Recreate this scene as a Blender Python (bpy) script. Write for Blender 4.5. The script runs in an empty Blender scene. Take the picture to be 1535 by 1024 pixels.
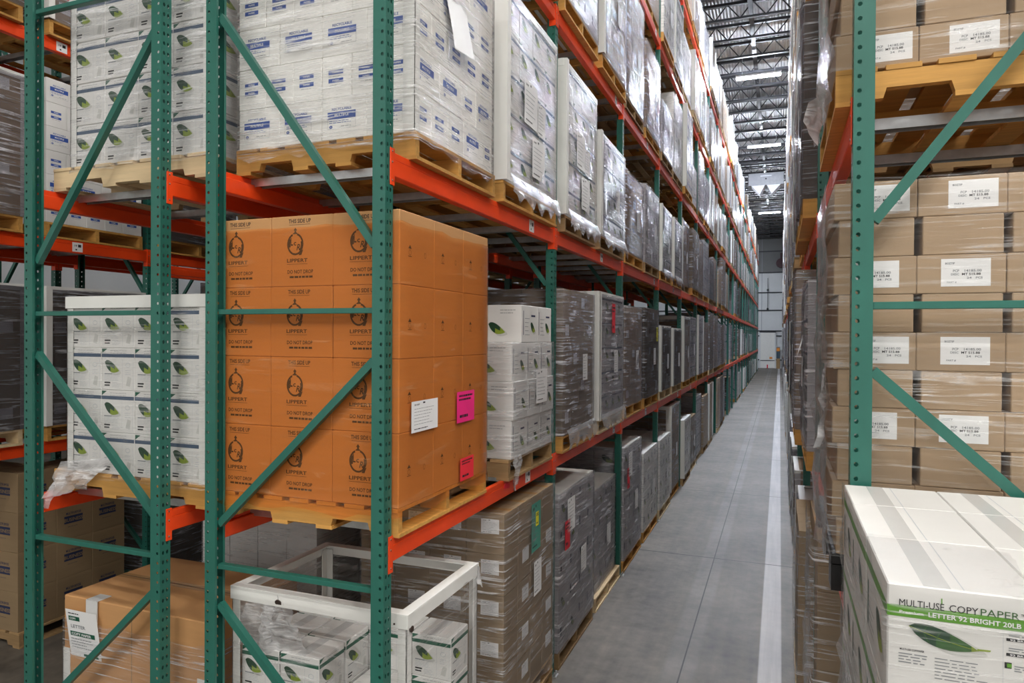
import bpy, math, random
from mathutils import Vector, Matrix
RND = random.Random(7)
SC = bpy.context.scene
COL = SC.collection
PI = math.pi

# ------------------------------------------------------------------ measured layout (metres)
F_PX, YAW, PITCH, ROLL, CAM_Z = 1036.3, 0.36962, -0.0072, 0.0057, 2.7145
XA = -1.6754            # aisle face of the left rack
XR = 0.2366             # aisle face of the right rack
Y0 = 2.7206             # near end of every rack
P = 2.515               # bay pitch
CW = 0.0676             # column width
D = 1.055               # frame depth
XB = -3.0373            # flue face of the back to back rack
XC = -6.02              # aisle face of the rack across the next aisle
XS = XR + D + 0.307     # flue face of the rack behind the right one
BH = 0.112              # beam height
LV = [0.0, 1.772, 3.567, 5.336, 7.10, 8.875]     # beam tops
NB = 24
POST_H = 9.65
HOLE = 0.0508

# ------------------------------------------------------------------ camera
fw = Vector((-math.sin(YAW)*math.cos(PITCH), math.cos(YAW)*math.cos(PITCH), math.sin(PITCH)))
r0 = Vector((math.cos(YAW), math.sin(YAW), 0)); u0 = r0.cross(fw)
rr = math.cos(ROLL)*r0 + math.sin(ROLL)*u0
uu = -math.sin(ROLL)*r0 + math.cos(ROLL)*u0
cam = bpy.data.cameras.new('camera'); co = bpy.data.objects.new('camera', cam); COL.objects.link(co)
co.matrix_world = Matrix(((rr.x, uu.x, -fw.x, 0), (rr.y, uu.y, -fw.y, 0), (rr.z, uu.z, -fw.z, CAM_Z), (0, 0, 0, 1)))
cam.sensor_fit = 'HORIZONTAL'; cam.sensor_width = 36.0; cam.lens = F_PX/1535*36.0
cam.clip_start = 0.02; cam.clip_end = 300
SC.camera = co
CP = Vector((0, 0, CAM_Z))
def px(x, y, z):
    v = Vector((x, y, z)) - CP
    d = v.dot(fw)
    if d < 0.25: return None
    return (767.5 + F_PX*v.dot(rr)/d, 512 - F_PX*v.dot(uu)/d, d)
def inview(x0, x1, y0, y1, z0, z1, m=110):
    pts = [px(x, y, z) for x in (x0, x1) for y in (y0, y1) for z in (z0, z1)]
    pts = [q for q in pts if q]
    if not pts: return False
    return (max(q[0] for q in pts) > -m and min(q[0] for q in pts) < 1535+m and
            max(q[1] for q in pts) > -m and min(q[1] for q in pts) < 1024+m)

# ------------------------------------------------------------------ materials
M = {}
def new_mat(name):
    m = bpy.data.materials.new(name); m.use_nodes = True
    nt = m.node_tree; nt.nodes.clear()
    out = nt.nodes.new('ShaderNodeOutputMaterial')
    M[name] = m
    return m, nt, out
def N(nt, typ, **kw):
    n = nt.nodes.new(typ)
    for k, v in kw.items(): setattr(n, k, v)
    return n
def setv(n, **kw):
    for k, v in kw.items():
        n.inputs[k.replace('_', ' ')].default_value = v
def rgba(c): return (c[0], c[1], c[2], 1)
def s2l(c):
    return tuple(((v/255)/12.92 if v/255 <= 0.04045 else ((v/255+0.055)/1.055)**2.4) for v in c)
def paint(name, c, rough=0.5, metal=0.0, var=0.08, nscale=(8, 8, 8), bump=0.0, objvar=0.0, spec=0.5, coat=0.0):
    """plain coloured surface with a little procedural noise and per-object variation"""
    m, nt, out = new_mat(name)
    b = N(nt, 'ShaderNodeBsdfPrincipled'); setv(b, Roughness=rough, Metallic=metal)
    b.inputs['Specular IOR Level'].default_value = spec
    if coat: b.inputs['Coat Weight'].default_value = coat
    tc = N(nt, 'ShaderNodeTexCoord'); mp = N(nt, 'ShaderNodeMapping'); mp.inputs['Scale'].default_value = nscale
    nz = N(nt, 'ShaderNodeTexNoise'); setv(nz, Scale=1.0, Detail=4.0, Roughness=0.6)
    nt.links.new(tc.outputs['Object'], mp.inputs['Vector']); nt.links.new(mp.outputs['Vector'], nz.inputs['Vector'])
    mr = N(nt, 'ShaderNodeMapRange'); setv(mr, To_Min=1-var, To_Max=1+var)
    mr.inputs['From Min'].default_value = 0.3; mr.inputs['From Max'].default_value = 0.7
    nt.links.new(nz.outputs['Fac'], mr.inputs['Value'])
    val = mr.outputs['Result']
    if objvar:
        oi = N(nt, 'ShaderNodeObjectInfo'); m2 = N(nt, 'ShaderNodeMapRange'); setv(m2, To_Min=1-objvar, To_Max=1+objvar)
        nt.links.new(oi.outputs['Random'], m2.inputs['Value'])
        mu = N(nt, 'ShaderNodeMath', operation='MULTIPLY')
        nt.links.new(val, mu.inputs[0]); nt.links.new(m2.outputs['Result'], mu.inputs[1]); val = mu.outputs[0]
    vm = N(nt, 'ShaderNodeVectorMath', operation='SCALE'); vm.inputs[0].default_value = c
    nt.links.new(val, vm.inputs['Scale'])
    nt.links.new(vm.outputs['Vector'], b.inputs['Base Color'])
    if bump:
        bp = N(nt, 'ShaderNodeBump'); setv(bp, Strength=bump, Distance=0.01)
        nt.links.new(nz.outputs['Fac'], bp.inputs['Height']); nt.links.new(bp.outputs['Normal'], b.inputs['Normal'])
    nt.links.new(b.outputs['BSDF'], out.inputs['Surface'])
    return m
paint('green_paint', s2l((38, 102, 89)), 0.38, var=0.10, nscale=(6, 6, 2), coat=0.15)
paint('orange_paint', s2l((242, 74, 24)), 0.38, var=0.08, nscale=(5, 3, 5), coat=0.1)
paint('galvanised', (0.55, 0.57, 0.58), 0.35, 0.85, 0.18, (10, 10, 10))
paint('steel_bolt', (0.6, 0.6, 0.6), 0.35, 0.8)
paint('hole_dark', (0.01, 0.01, 0.01), 0.9)
paint('wood_pale', s2l((214, 190, 150)), 0.75, 0, 0.12, (3, 40, 40), 0.15, 0.10)
paint('wood_yellow', s2l((196, 146, 74)), 0.75, 0, 0.18, (3, 40, 40), 0.15, 0.16)
paint('wood_brown', s2l((158, 128, 88)), 0.8, 0, 0.2, (3, 40, 40), 0.15, 0.2)
paint('black_plastic', (0.012, 0.012, 0.013), 0.35)
paint('white_board', s2l((226, 226, 222)), 0.55, 0, 0.03, (5, 5, 3))
paint('carton_brown', s2l((168, 143, 114)), 0.8, 0, 0.05, (2, 2, 30), 0.03, 0.05)
paint('carton_kraft', s2l((190, 142, 92)), 0.8, 0, 0.05, (3, 3, 24), 0.03, 0.03)
paint('carton_dull', s2l((140, 118, 88)), 0.85, 0, 0.06, (2, 2, 26), 0.03, 0.06)
paint('carton_white', s2l((222, 221, 218)), 0.6, 0, 0.025, (4, 4, 12), 0.0, 0.02)
paint('carton_bright', s2l((240, 239, 234)), 0.6, 0, 0.02, (4, 4, 12), 0.0, 0.02)
paint('tape_clear', s2l((176, 138, 92)), 0.25, 0, 0.03)
paint('tape_white', s2l((206, 207, 206)), 0.22, 0, 0.03)
paint('ink_black', (0.012, 0.012, 0.014), 0.6)
paint('ink_brown', s2l((58, 44, 36)), 0.7)
paint('ink_grey', s2l((128, 132, 136)), 0.6)
paint('ink_pale', s2l((188, 192, 196)), 0.6)
paint('ink_blue', s2l((52, 84, 160)), 0.5, var=0.12, nscale=(60, 60, 60))
paint('ink_navy', s2l((34, 44, 78)), 0.6)
paint('stripe_slate', s2l((70, 88, 112)), 0.45)
paint('stripe_teal', s2l((22, 88, 66)), 0.45)
paint('band_green', s2l((92, 152, 44)), 0.4)
paint('leaf_dark', s2l((30, 66, 44)), 0.5, var=0.25, nscale=(90, 90, 90))
paint('leaf_mid', s2l((56, 96, 48)), 0.5, var=0.2, nscale=(90, 90, 90))
paint('leaf_lime', s2l((132, 152, 48)), 0.5, var=0.15, nscale=(60, 60, 60))
paint('print_shadow', s2l((196, 196, 192)), 0.6)
paint('paper_white', s2l((232, 232, 232)), 0.6, var=0.02)
paint('paper_pink', s2l((242, 40, 130)), 0.6, var=0.05)
paint('paper_red', s2l((232, 44, 60)), 0.6, var=0.05)
paint('paper_yellow', s2l((226, 216, 40)), 0.6, var=0.05)
paint('paper_teal', s2l((70, 150, 130)), 0.5, var=0.08)
paint('lamp_housing', (0.7, 0.7, 0.72), 0.4)
paint('joist_black', (0.014, 0.014, 0.017), 0.55)
paint('pipe_dark', (0.02, 0.02, 0.022), 0.6)
paint('unit_grey', (0.30, 0.31, 0.33), 0.45)
paint('unit_pale', (0.62, 0.64, 0.68), 0.4)
paint('wall_panel', s2l((212, 213, 211)), 0.7, 0, 0.04, (1, 1, 1))
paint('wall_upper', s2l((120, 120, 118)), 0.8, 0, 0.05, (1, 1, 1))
paint('door_white', s2l((232, 230, 222)), 0.5, 0, 0.03)
paint('safety_orange', s2l((230, 140, 40)), 0.5)
paint('fan_maroon', s2l((70, 40, 44)), 0.6)
paint('cabinet_blue', s2l((60, 80, 92)), 0.5)

def film_mat(name, tint, base, lo, hi, rough=0.16, zs=60, gloss=0.8, bump=0.5, cut=0.50, tilt=0.10):
    """thin stretch film: mostly transparent, stretched milky streaks that double as painted-in highlights, glossy wrinkles"""
    m, nt, out = new_mat(name)
    tc = N(nt, 'ShaderNodeTexCoord'); oi = N(nt, 'ShaderNodeObjectInfo')
    ad = N(nt, 'ShaderNodeVectorMath', operation='ADD'); nt.links.new(tc.outputs['Object'], ad.inputs[0])
    sc = N(nt, 'ShaderNodeMath', operation='MULTIPLY'); sc.inputs[1].default_value = 40.0
    nt.links.new(oi.outputs['Random'], sc.inputs[0]); nt.links.new(sc.outputs[0], ad.inputs[1])
    mp = N(nt, 'ShaderNodeMapping'); mp.inputs['Scale'].default_value = (2.2, 2.2, zs); mp.inputs['Rotation'].default_value = (tilt, tilt*0.7, 0)
    nt.links.new(ad.outputs[0], mp.inputs['Vector'])
    nz = N(nt, 'ShaderNodeTexNoise'); setv(nz, Scale=1.0, Detail=4.0, Roughness=0.6, Distortion=0.8)
    nt.links.new(mp.outputs[0], nz.inputs['Vector'])
    n2 = N(nt, 'ShaderNodeTexNoise'); setv(n2, Scale=3.2, Detail=4.0, Roughness=0.6, Distortion=1.0)
    nt.links.new(ad.outputs[0], n2.inputs['Vector'])
    mr = N(nt, 'ShaderNodeMapRange'); mr.interpolation_type = 'SMOOTHSTEP'; mr.inputs['From Min'].default_value = cut; mr.inputs['From Max'].default_value = cut+0.16
    setv(mr, To_Min=0.0, To_Max=1.0); nt.links.new(nz.outputs['Fac'], mr.inputs['Value'])
    m3 = N(nt, 'ShaderNodeMapRange'); m3.interpolation_type = 'SMOOTHSTEP'; m3.inputs['From Min'].default_value = 0.40; m3.inputs['From Max'].default_value = 0.66
    setv(m3, To_Min=0.25, To_Max=1.0); nt.links.new(n2.outputs['Fac'], m3.inputs['Value'])
    pr = N(nt, 'ShaderNodeMath', operation='MULTIPLY'); nt.links.new(mr.outputs[0], pr.inputs[0]); nt.links.new(m3.outputs[0], pr.inputs[1])
    fa = N(nt, 'ShaderNodeMath', operation='MULTIPLY_ADD'); fa.inputs[1].default_value = hi-lo; fa.inputs[2].default_value = lo; nt.links.new(pr.outputs[0], fa.inputs[0])  # whiter streaks also paint highlights into the wrap
    m2 = N(nt, 'ShaderNodeMath', operation='MULTIPLY_ADD'); m2.inputs[1].default_value = 1.2
    nt.links.new(n2.outputs['Fac'], m2.inputs[0]); nt.links.new(nz.outputs['Fac'], m2.inputs[2])
    bp = N(nt, 'ShaderNodeBump'); setv(bp, Strength=bump, Distance=0.03); nt.links.new(m2.outputs[0], bp.inputs['Height'])
    tr = N(nt, 'ShaderNodeBsdfTransparent'); tr.inputs['Color'].default_value = rgba(tint)
    pb = N(nt, 'ShaderNodeBsdfPrincipled'); setv(pb, Roughness=rough); pb.inputs['Base Color'].default_value = rgba(base)
    pb.inputs['Specular IOR Level'].default_value = gloss
    nt.links.new(bp.outputs['Normal'], pb.inputs['Normal'])
    mx = N(nt, 'ShaderNodeMixShader')
    nt.links.new(fa.outputs[0], mx.inputs['Fac']); nt.links.new(tr.outputs[0], mx.inputs[1]); nt.links.new(pb.outputs[0], mx.inputs[2])
    gl = N(nt, 'ShaderNodeBsdfGlossy'); setv(gl, Roughness=rough); nt.links.new(bp.outputs['Normal'], gl.inputs['Normal'])
    fr = N(nt, 'ShaderNodeLayerWeight'); fr.inputs['Blend'].default_value = 0.25
    fm = N(nt, 'ShaderNodeMath', operation='MULTIPLY'); fm.inputs[1].default_value = 0.35; nt.links.new(fr.outputs['Fresnel'], fm.inputs[0])
    mg = N(nt, 'ShaderNodeMixShader'); nt.links.new(fm.outputs[0], mg.inputs['Fac']); nt.links.new(mx.outputs[0], mg.inputs[1]); nt.links.new(gl.outputs[0], mg.inputs[2])
    nt.links.new(mg.outputs[0], out.inputs['Surface'])
film_mat('film_clear', (0.98, 0.98, 0.985), (0.9, 0.9, 0.92), 0.06, 0.85)
film_mat('film_streak', (0.98, 0.98, 0.985), (0.95, 0.95, 0.96), 0.04, 1.0, 0.14, 95, 0.9, 0.7, 0.49, 0.05)
film_mat('film_light', (0.99, 0.99, 0.99), (0.9, 0.9, 0.9), 0.02, 0.45)
film_mat('film_milky', (0.95, 0.95, 0.96), (0.93, 0.93, 0.94), 0.30, 0.85, 0.16, 14, 0.8, 0.8, 0.48, 0.5)
film_mat('film_grey', (0.66, 0.65, 0.68), (0.84, 0.83, 0.88), 0.11, 1.0, 0.13, 44, 0.9, 0.9, 0.48, 0.22)
film_mat('film_dark', (0.34, 0.33, 0.36), (0.76, 0.76, 0.80), 0.09, 0.80, 0.15, 44, 0.8, 0.7, 0.505, 0.22)
film_mat('film_orange', (1.0, 0.75, 0.49), (0.90, 0.50, 0.24), 0.05, 0.30, 0.22, 16, 0.5, 0.2, 0.55)

def floor_mat():
    m, nt, out = new_mat('concrete')
    b = N(nt, 'ShaderNodeBsdfPrincipled')
    tc = N(nt, 'ShaderNodeTexCoord'); sep = N(nt, 'ShaderNodeSeparateXYZ'); nt.links.new(tc.outputs['Object'], sep.inputs[0])
    X, Y = sep.outputs['X'], sep.outputs['Y']
    def math_(op, a, bb=None, c=None):
        n = N(nt, 'ShaderNodeMath', operation=op)
        for i, v in enumerate((a, bb, c)):
            if v is None: continue
            if isinstance(v, (int, float)): n.inputs[i].default_value = v
            else: nt.links.new(v, n.inputs[i])
        return n.outputs[0]
    def noise(scale, detail, vec=None, sc=None):
        n = N(nt, 'ShaderNodeTexNoise'); setv(n, Scale=scale, Detail=detail, Roughness=0.6)
        v = tc.outputs['Object']
        if sc:
            mp = N(nt, 'ShaderNodeMapping'); mp.inputs['Scale'].default_value = sc; nt.links.new(v, mp.inputs[0]); v = mp.outputs[0]
        nt.links.new(v, n.inputs['Vector']); return n.outputs['Fac']
    def band(coord, c, hw, soft=0.004):
        d = math_('ABSOLUTE', math_('SUBTRACT', coord, c))
        mr = N(nt, 'ShaderNodeMapRange'); mr.inputs['From Min'].default_value = hw+soft; mr.inputs['From Max'].default_value = hw-soft
        nt.links.new(d, mr.inputs['Value']); return mr.outputs['Result']
    big = noise(0.9, 6); fine = noise(9, 6); streak = noise(1.0, 5, sc=(9, 0.35, 1)); cross = noise(1.0, 4, sc=(0.6, 1.6, 1))
    v = math_('ADD', math_('MULTIPLY', big, 0.46), math_('MULTIPLY', fine, 0.28))
    v = math_('ADD', v, math_('MULTIPLY', streak, 0.26)); v = math_('ADD', v, math_('MULTIPLY', cross, 0.16))
    v = math_('MULTIPLY', math_('ADD', v, -0.335), 0.53)
    # pale worn wheel tracks
    st = math_('MULTIPLY', band(X, -0.056, 0.088, 0.006), math_('ADD', math_('MULTIPLY', streak, 0.55), 0.30))
    s2 = math_('MULTIPLY', band(X, -0.745, 0.125, 0.02), math_('MULTIPLY', cross, 0.28))
    pale = math_('ADD', math_('MULTIPLY', st, 0.62), math_('MULTIPLY', s2, 0.30))
    # joints
    fy = math_('FRACT', math_('DIVIDE', math_('ADD', Y, 0.68), 3.80))
    jy = band(fy, 0.5, 0.0030, 0.0008)
    jx = band(X, -0.731, 0.006, 0.002)
    jx2 = band(X, -5.05, 0.004, 0.0015)
    j = math_('MAXIMUM', math_('MAXIMUM', jy, jx), jx2)
    jk = math_('SUBTRACT', 1.0, math_('MULTIPLY', j, 0.92)); v = math_('MULTIPLY', v, jk); pale = math_('MULTIPLY', pale, jk)
    cb = N(nt, 'ShaderNodeCombineColor')
    nt.links.new(math_('MULTIPLY_ADD', v, 1.06, math_('MULTIPLY', pale, 0.94)), cb.inputs[0]); nt.links.new(math_('MULTIPLY_ADD', v, 0.93, math_('MULTIPLY', pale, 0.95)), cb.inputs[1]); nt.links.new(math_('MULTIPLY_ADD', v, 0.76, pale), cb.inputs[2])
    nt.links.new(cb.outputs[0], b.inputs['Base Color'])
    ro = N(nt, 'ShaderNodeMapRange'); setv(ro, To_Min=0.46, To_Max=0.66); nt.links.new(streak, ro.inputs['Value'])
    nt.links.new(ro.outputs[0], b.inputs['Roughness'])
    bp = N(nt, 'ShaderNodeBump'); setv(bp, Strength=0.08, Distance=0.01); nt.links.new(fine, bp.inputs['Height']); nt.links.new(bp.outputs[0], b.inputs['Normal'])
    nt.links.new(b.outputs[0], out.inputs['Surface'])
floor_mat()
def deck_mat():
    m, nt, out = new_mat('roof_deck')
    b = N(nt, 'ShaderNodeBsdfPrincipled'); setv(b, Roughness=0.5, Metallic=0.0)
    tc = N(nt, 'ShaderNodeTexCoord'); w = N(nt, 'ShaderNodeTexWave', wave_type='BANDS', bands_direction='X', wave_profile='SIN')
    setv(w, Scale=3.3, Distortion=0.0); nt.links.new(tc.outputs['Object'], w.inputs['Vector'])
    nz = N(nt, 'ShaderNodeTexNoise'); setv(nz, Scale=0.8, Detail=4.0); nt.links.new(tc.outputs['Object'], nz.inputs['Vector'])
    mr = N(nt, 'ShaderNodeMapRange'); setv(mr, To_Min=0.42, To_Max=0.56); nt.links.new(nz.outputs['Fac'], mr.inputs['Value'])
    cb = N(nt, 'ShaderNodeCombineColor')
    for i in range(3): nt.links.new(mr.outputs[0], cb.inputs[i])
    nt.links.new(cb.outputs[0], b.inputs['Base Color'])
    bp = N(nt, 'ShaderNodeBump'); setv(bp, Strength=0.9, Distance=0.03); nt.links.new(w.outputs['Fac'], bp.inputs['Height']); nt.links.new(bp.outputs[0], b.inputs['Normal'])
    nt.links.new(b.outputs[0], out.inputs['Surface'])
deck_mat()
def emit(name, c, s):
    m, nt, out = new_mat(name)
    e = N(nt, 'ShaderNodeEmission'); e.inputs['Color'].default_value = rgba(c); e.inputs['Strength'].default_value = s
    nt.links.new(e.outputs[0], out.inputs['Surface'])
emit('lamp_cool', (0.80, 0.87, 1.0), 820)
emit('lamp_neutral', (1.0, 0.972, 0.93), 500)

# ------------------------------------------------------------------ mesh builder
class MB:
    def __init__(s): s.v = []; s.f = []; s.m = []; s.mats = []; s.smooth = []
    def mi(s, name):
        if name not in s.mats: s.mats.append(name)
        return s.mats.index(name)
    def face(s, pts, mat, sm=False):
        b = len(s.v); s.v += [tuple(p) for p in pts]; s.f.append(tuple(range(b, b+len(pts)))); s.m.append(s.mi(mat)); s.smooth.append(sm)
    def faces(s, verts, faces, mat, sm=False):
        b = len(s.v); s.v += [tuple(p) for p in verts]; k = s.mi(mat)
        for f in faces: s.f.append(tuple(b+i for i in f)); s.m.append(k); s.smooth.append(sm)
    def box(s, x0, x1, y0, y1, z0, z1, mat, c=0.0):
        if c <= 0:
            v = [(x, y, z) for z in (z0, z1) for y in (y0, y1) for x in (x0, x1)]
            s.faces(v, [(0, 2, 3, 1), (4, 5, 7, 6), (0, 1, 5, 4), (2, 6, 7, 3), (0, 4, 6, 2), (1, 3, 7, 5)], mat); return
        # chamfered box
        V = {}; vs = []
        xs, ys, zs = (x0, x1), (y0, y1), (z0, z1)
        for i in (0, 1):
            for j in (0, 1):
                for k in (0, 1):
                    sx = c if i == 0 else -c; sy = c if j == 0 else -c; sz = c if k == 0 else -c
                    for a, p in enumerate(((xs[i], ys[j]+sy, zs[k]+sz), (xs[i]+sx, ys[j], zs[k]+sz), (xs[i]+sx, ys[j]+sy, zs[k]))):
                        V[(i, j, k, a)] = len(vs); vs.append(p)
        fs = []
        for i in (0, 1):
            q = [V[(i, 0, 0, 0)], V[(i, 1, 0, 0)], V[(i, 1, 1, 0)], V[(i, 0, 1, 0)]]; fs.append(q if i else q[::-1])
            q = [V[(0, i, 0, 1)], V[(0, i, 1, 1)], V[(1, i, 1, 1)], V[(1, i, 0, 1)]]; fs.append(q if i else q[::-1])
            q = [V[(0, 0, i, 2)], V[(1, 0, i, 2)], V[(1, 1, i, 2)], V[(0, 1, i, 2)]]; fs.append(q if i else q[::-1])
        for i in (0, 1):
            for j in (0, 1):
                fs.append([V[(i, j, 0, 0)], V[(i, j, 1, 0)], V[(i, j, 1, 1)], V[(i, j, 0, 1)]])
                fs.append([V[(i, 0, j, 0)], V[(i, 0, j, 2)], V[(i, 1, j, 2)], V[(i, 1, j, 0)]])
                fs.append([V[(0, i, j, 1)], V[(1, i, j, 1)], V[(1, i, j, 2)], V[(0, i, j, 2)]])
                for k in (0, 1): fs.append([V[(i, j, k, 0)], V[(i, j, k, 1)], V[(i, j, k, 2)]])
        cx = Vector(((x0+x1)/2, (y0+y1)/2, (z0+z1)/2)); out = []
        for f in fs:
            a, b, d = Vector(vs[f[0]]), Vector(vs[f[1]]), Vector(vs[f[2]])
            n = (b-a).cross(d-a); g = sum((Vector(vs[i]) for i in f), Vector())/len(f) - cx
            out.append(f if n.dot(g) > 0 else f[::-1])
        s.faces(vs, out, mat)
    def bar(s, a, b, w, h, mat, up=(0, 0, 1)):
        """rectangular bar from a to b, w across, h along up"""
        a, b = Vector(a), Vector(b); d = (b-a).normalized(); u = Vector(up); u = (u - d*u.dot(d)).normalized(); c = d.cross(u)
        v = [p + c*i*w/2 + u*j*h/2 for p in (a, b) for j in (-1, 1) for i in (-1, 1)]
        s.faces(v, [(0, 1, 3, 2), (4, 6, 7, 5), (0, 4, 5, 1), (2, 3, 7, 6), (0, 2, 6, 4), (1, 5, 7, 3)], mat)
    def cyl(s, a, b, r, mat, n=10, r2=None, caps=True):
        a, b = Vector(a), Vector(b); d = (b-a).normalized(); u = d.orthogonal().normalized(); c = d.cross(u); r2 = r if r2 is None else r2
        v = [a + (u*math.cos(t)+c*math.sin(t))*r for t in [2*PI*i/n for i in range(n)]] + [b + (u*math.cos(t)+c*math.sin(t))*r2 for t in [2*PI*i/n for i in range(n)]]
        s.faces(v, [(i, (i+1) % n, n+(i+1) % n, n+i) for i in range(n)], mat, True)
        if caps: s.faces(v, [tuple(range(n))[::-1], tuple(range(n, 2*n))], mat)
    def prism(s, poly, o, u, v, n, t, mat):
        """polygon in (u,v) extruded by t along n"""
        o, u, v, n = Vector(o), Vector(u), Vector(v), Vector(n); k = len(poly)
        a = [o+u*p[0]+v*p[1] for p in poly]; b = [q+n*t for q in a]
        s.faces(a+b, [tuple(range(k))[::-1], tuple(range(k, 2*k))] + [(i, (i+1) % k, k+(i+1) % k, k+i) for i in range(k)], mat)
    def mesh(s, name):
        me = bpy.data.meshes.new(name); me.from_pydata(s.v, [], s.f)
        for n in s.mats: me.materials.append(M[n])
        me.polygons.foreach_set('material_index', s.m); me.polygons.foreach_set('use_smooth', s.smooth)
        me.update(); return me
def link(name, me, parent=None, loc=(0, 0, 0), rz=0.0):
    o = bpy.data.objects.new(name, me); COL.objects.link(o); o.location = loc; o.rotation_euler = (0, 0, rz)
    if parent: o.parent = parent
    return o
SEEN = {}
def tag(o, label, cat, group=None, kind=None):
    n = len(label.split())
    if n < 4 or n > 16: print('LABEL LENGTH', n, label)
    if label in SEEN: print('DUP LABEL', label)
    SEEN[label] = 1
    o['label'] = label; o['category'] = cat
    if group: o['group'] = group
    if kind: o['kind'] = kind
    return o
def empty(name, loc, rz=0.0):
    o = bpy.data.objects.new(name, None); COL.objects.link(o); o.location = loc; o.rotation_euler = (0, 0, rz); o.empty_display_size = 0.1
    return o
def dup(src, loc=None, rz=None, scale=None):
    o = src.copy(); COL.objects.link(o)
    for k in list(o.keys()):
        if k in ('label', 'category', 'group', 'kind'): del o[k]
    for ch in src.children:
        c = ch.copy(); COL.objects.link(c); c.parent = o
        for g in ch.children:
            d = g.copy(); COL.objects.link(d); d.parent = c
    if loc is not None: o.location = loc
    if rz is not None: o.rotation_euler = (0, 0, rz)
    if scale is not None: o.scale = scale
    return o
def kill(o):
    for ch in list(o.children): kill(ch)
    bpy.data.objects.remove(o)
def struct(name, mb, loc=(0, 0, 0)):
    o = link(name, mb.mesh(name), None, loc); o['kind'] = 'structure'; return o

# ------------------------------------------------------------------ lettering
TX = {}
BOLD = [0.022]
def glyphs(txt, bold=True):
    key = (txt, bold)
    if key not in TX:
        cu = bpy.data.curves.new('t', 'FONT'); cu.body = txt; cu.size = 1.0; cu.resolution_u = 2; cu.offset = BOLD[0] if bold else 0.0; cu.dimensions = '2D'; cu.fill_mode = 'FRONT'
        ob = bpy.data.objects.new('t', cu); COL.objects.link(ob)
        dg = bpy.context.evaluated_depsgraph_get()
        me = bpy.data.meshes.new_from_object(ob.evaluated_get(dg))
        vs = [(v.co.x, v.co.y) for v in me.vertices]; fs = [tuple(p.vertices) for p in me.polygons]
        bpy.data.objects.remove(ob); bpy.data.curves.remove(cu); bpy.data.meshes.remove(me)
        w = max([v[0] for v in vs] or [0]); TX[key] = (vs, fs, w)
    return TX[key]
class Face:
    """draw print on a plane: o origin (lower left), u right, v up, n outward"""
    def __init__(s, mb, o, u, v, lift=0.0006):
        s.mb = mb; s.o = Vector(o); s.u = Vector(u).normalized(); s.v = Vector(v).normalized(); s.n = s.u.cross(s.v); s.l = lift
    def p(s, a, b, k=0): return s.o + s.u*a + s.v*b + s.n*(s.l*(1+k))
    def rect(s, a0, b0, a1, b1, mat, k=0): s.mb.face([s.p(a0, b0, k), s.p(a1, b0, k), s.p(a1, b1, k), s.p(a0, b1, k)], mat)
    def poly(s, pts, mat, k=0): s.mb.face([s.p(a, b, k) for a, b in pts], mat)
    def text(s, txt, a, b, h, mat, width=None, k=0, center=False, slant=0.0, bold=True):
        vs, fs, w = glyphs(txt, bold)
        sc = h/0.7; sx = sc if width is None else width/max(w, 1e-6)
        off = -w*sx/2 if center else 0
        s.mb.faces([s.p(a+off+x*sx+slant*y*sc, b+y*sc, k) for x, y in vs], fs, mat)
    def ring(s, a, b, ra, rb, t, mat, k=0, n=22, a0=0, a1=2*PI):
        for i in range(n):
            t0 = a0+(a1-a0)*i/n; t1 = a0+(a1-a0)*(i+1)/n
            s.poly([(a+ra*math.cos(t0), b+rb*math.sin(t0)), (a+ra*math.cos(t1), b+rb*math.sin(t1)), (a+(ra-t)*math.cos(t1), b+(rb-t)*math.sin(t1)), (a+(ra-t)*math.cos(t0), b+(rb-t)*math.sin(t0))], mat, k)
    def lines(s, a0, a1, b0, b1, n, mat, t=0.0022, k=0, seed=1):
        r = random.Random(seed)
        for i in range(n):
            b = b1-(b1-b0)*(i+0.5)/n; e = a1-(a1-a0)*r.random()*0.35
            a = a0
            while a < e-0.004:
                w = min(e-a, 0.008+0.02*r.random()); s.rect(a, b-t/2, a+w, b+t/2, mat, k); a += w+0.004
def faces_of(mb, w, d, h):
    return {'front': Face(mb, (-w/2, -d/2, 0), (1, 0, 0), (0, 0, 1)), 'right': Face(mb, (w/2, -d/2, 0), (0, 1, 0), (0, 0, 1)),
            'left': Face(mb, (-w/2, d/2, 0), (0, -1, 0), (0, 0, 1)), 'back': Face(mb, (w/2, d/2, 0), (-1, 0, 0), (0, 0, 1)),
            'top': Face(mb, (-w/2, -d/2, h), (1, 0, 0), (0, 1, 0))}
LEAF = []
def leaf_pts():
    up, dn = [], []
    for i in range(11):
        t = i/10
        x = t; c = 0.72-0.55*t-0.06*math.sin(t*PI)
        wd = 0.36*math.sin(PI*min(1, t**0.8))**0.85*(1-0.15*t)
        up.append((x, c+wd)); dn.append((x, c-wd))
    return up, dn
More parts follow.
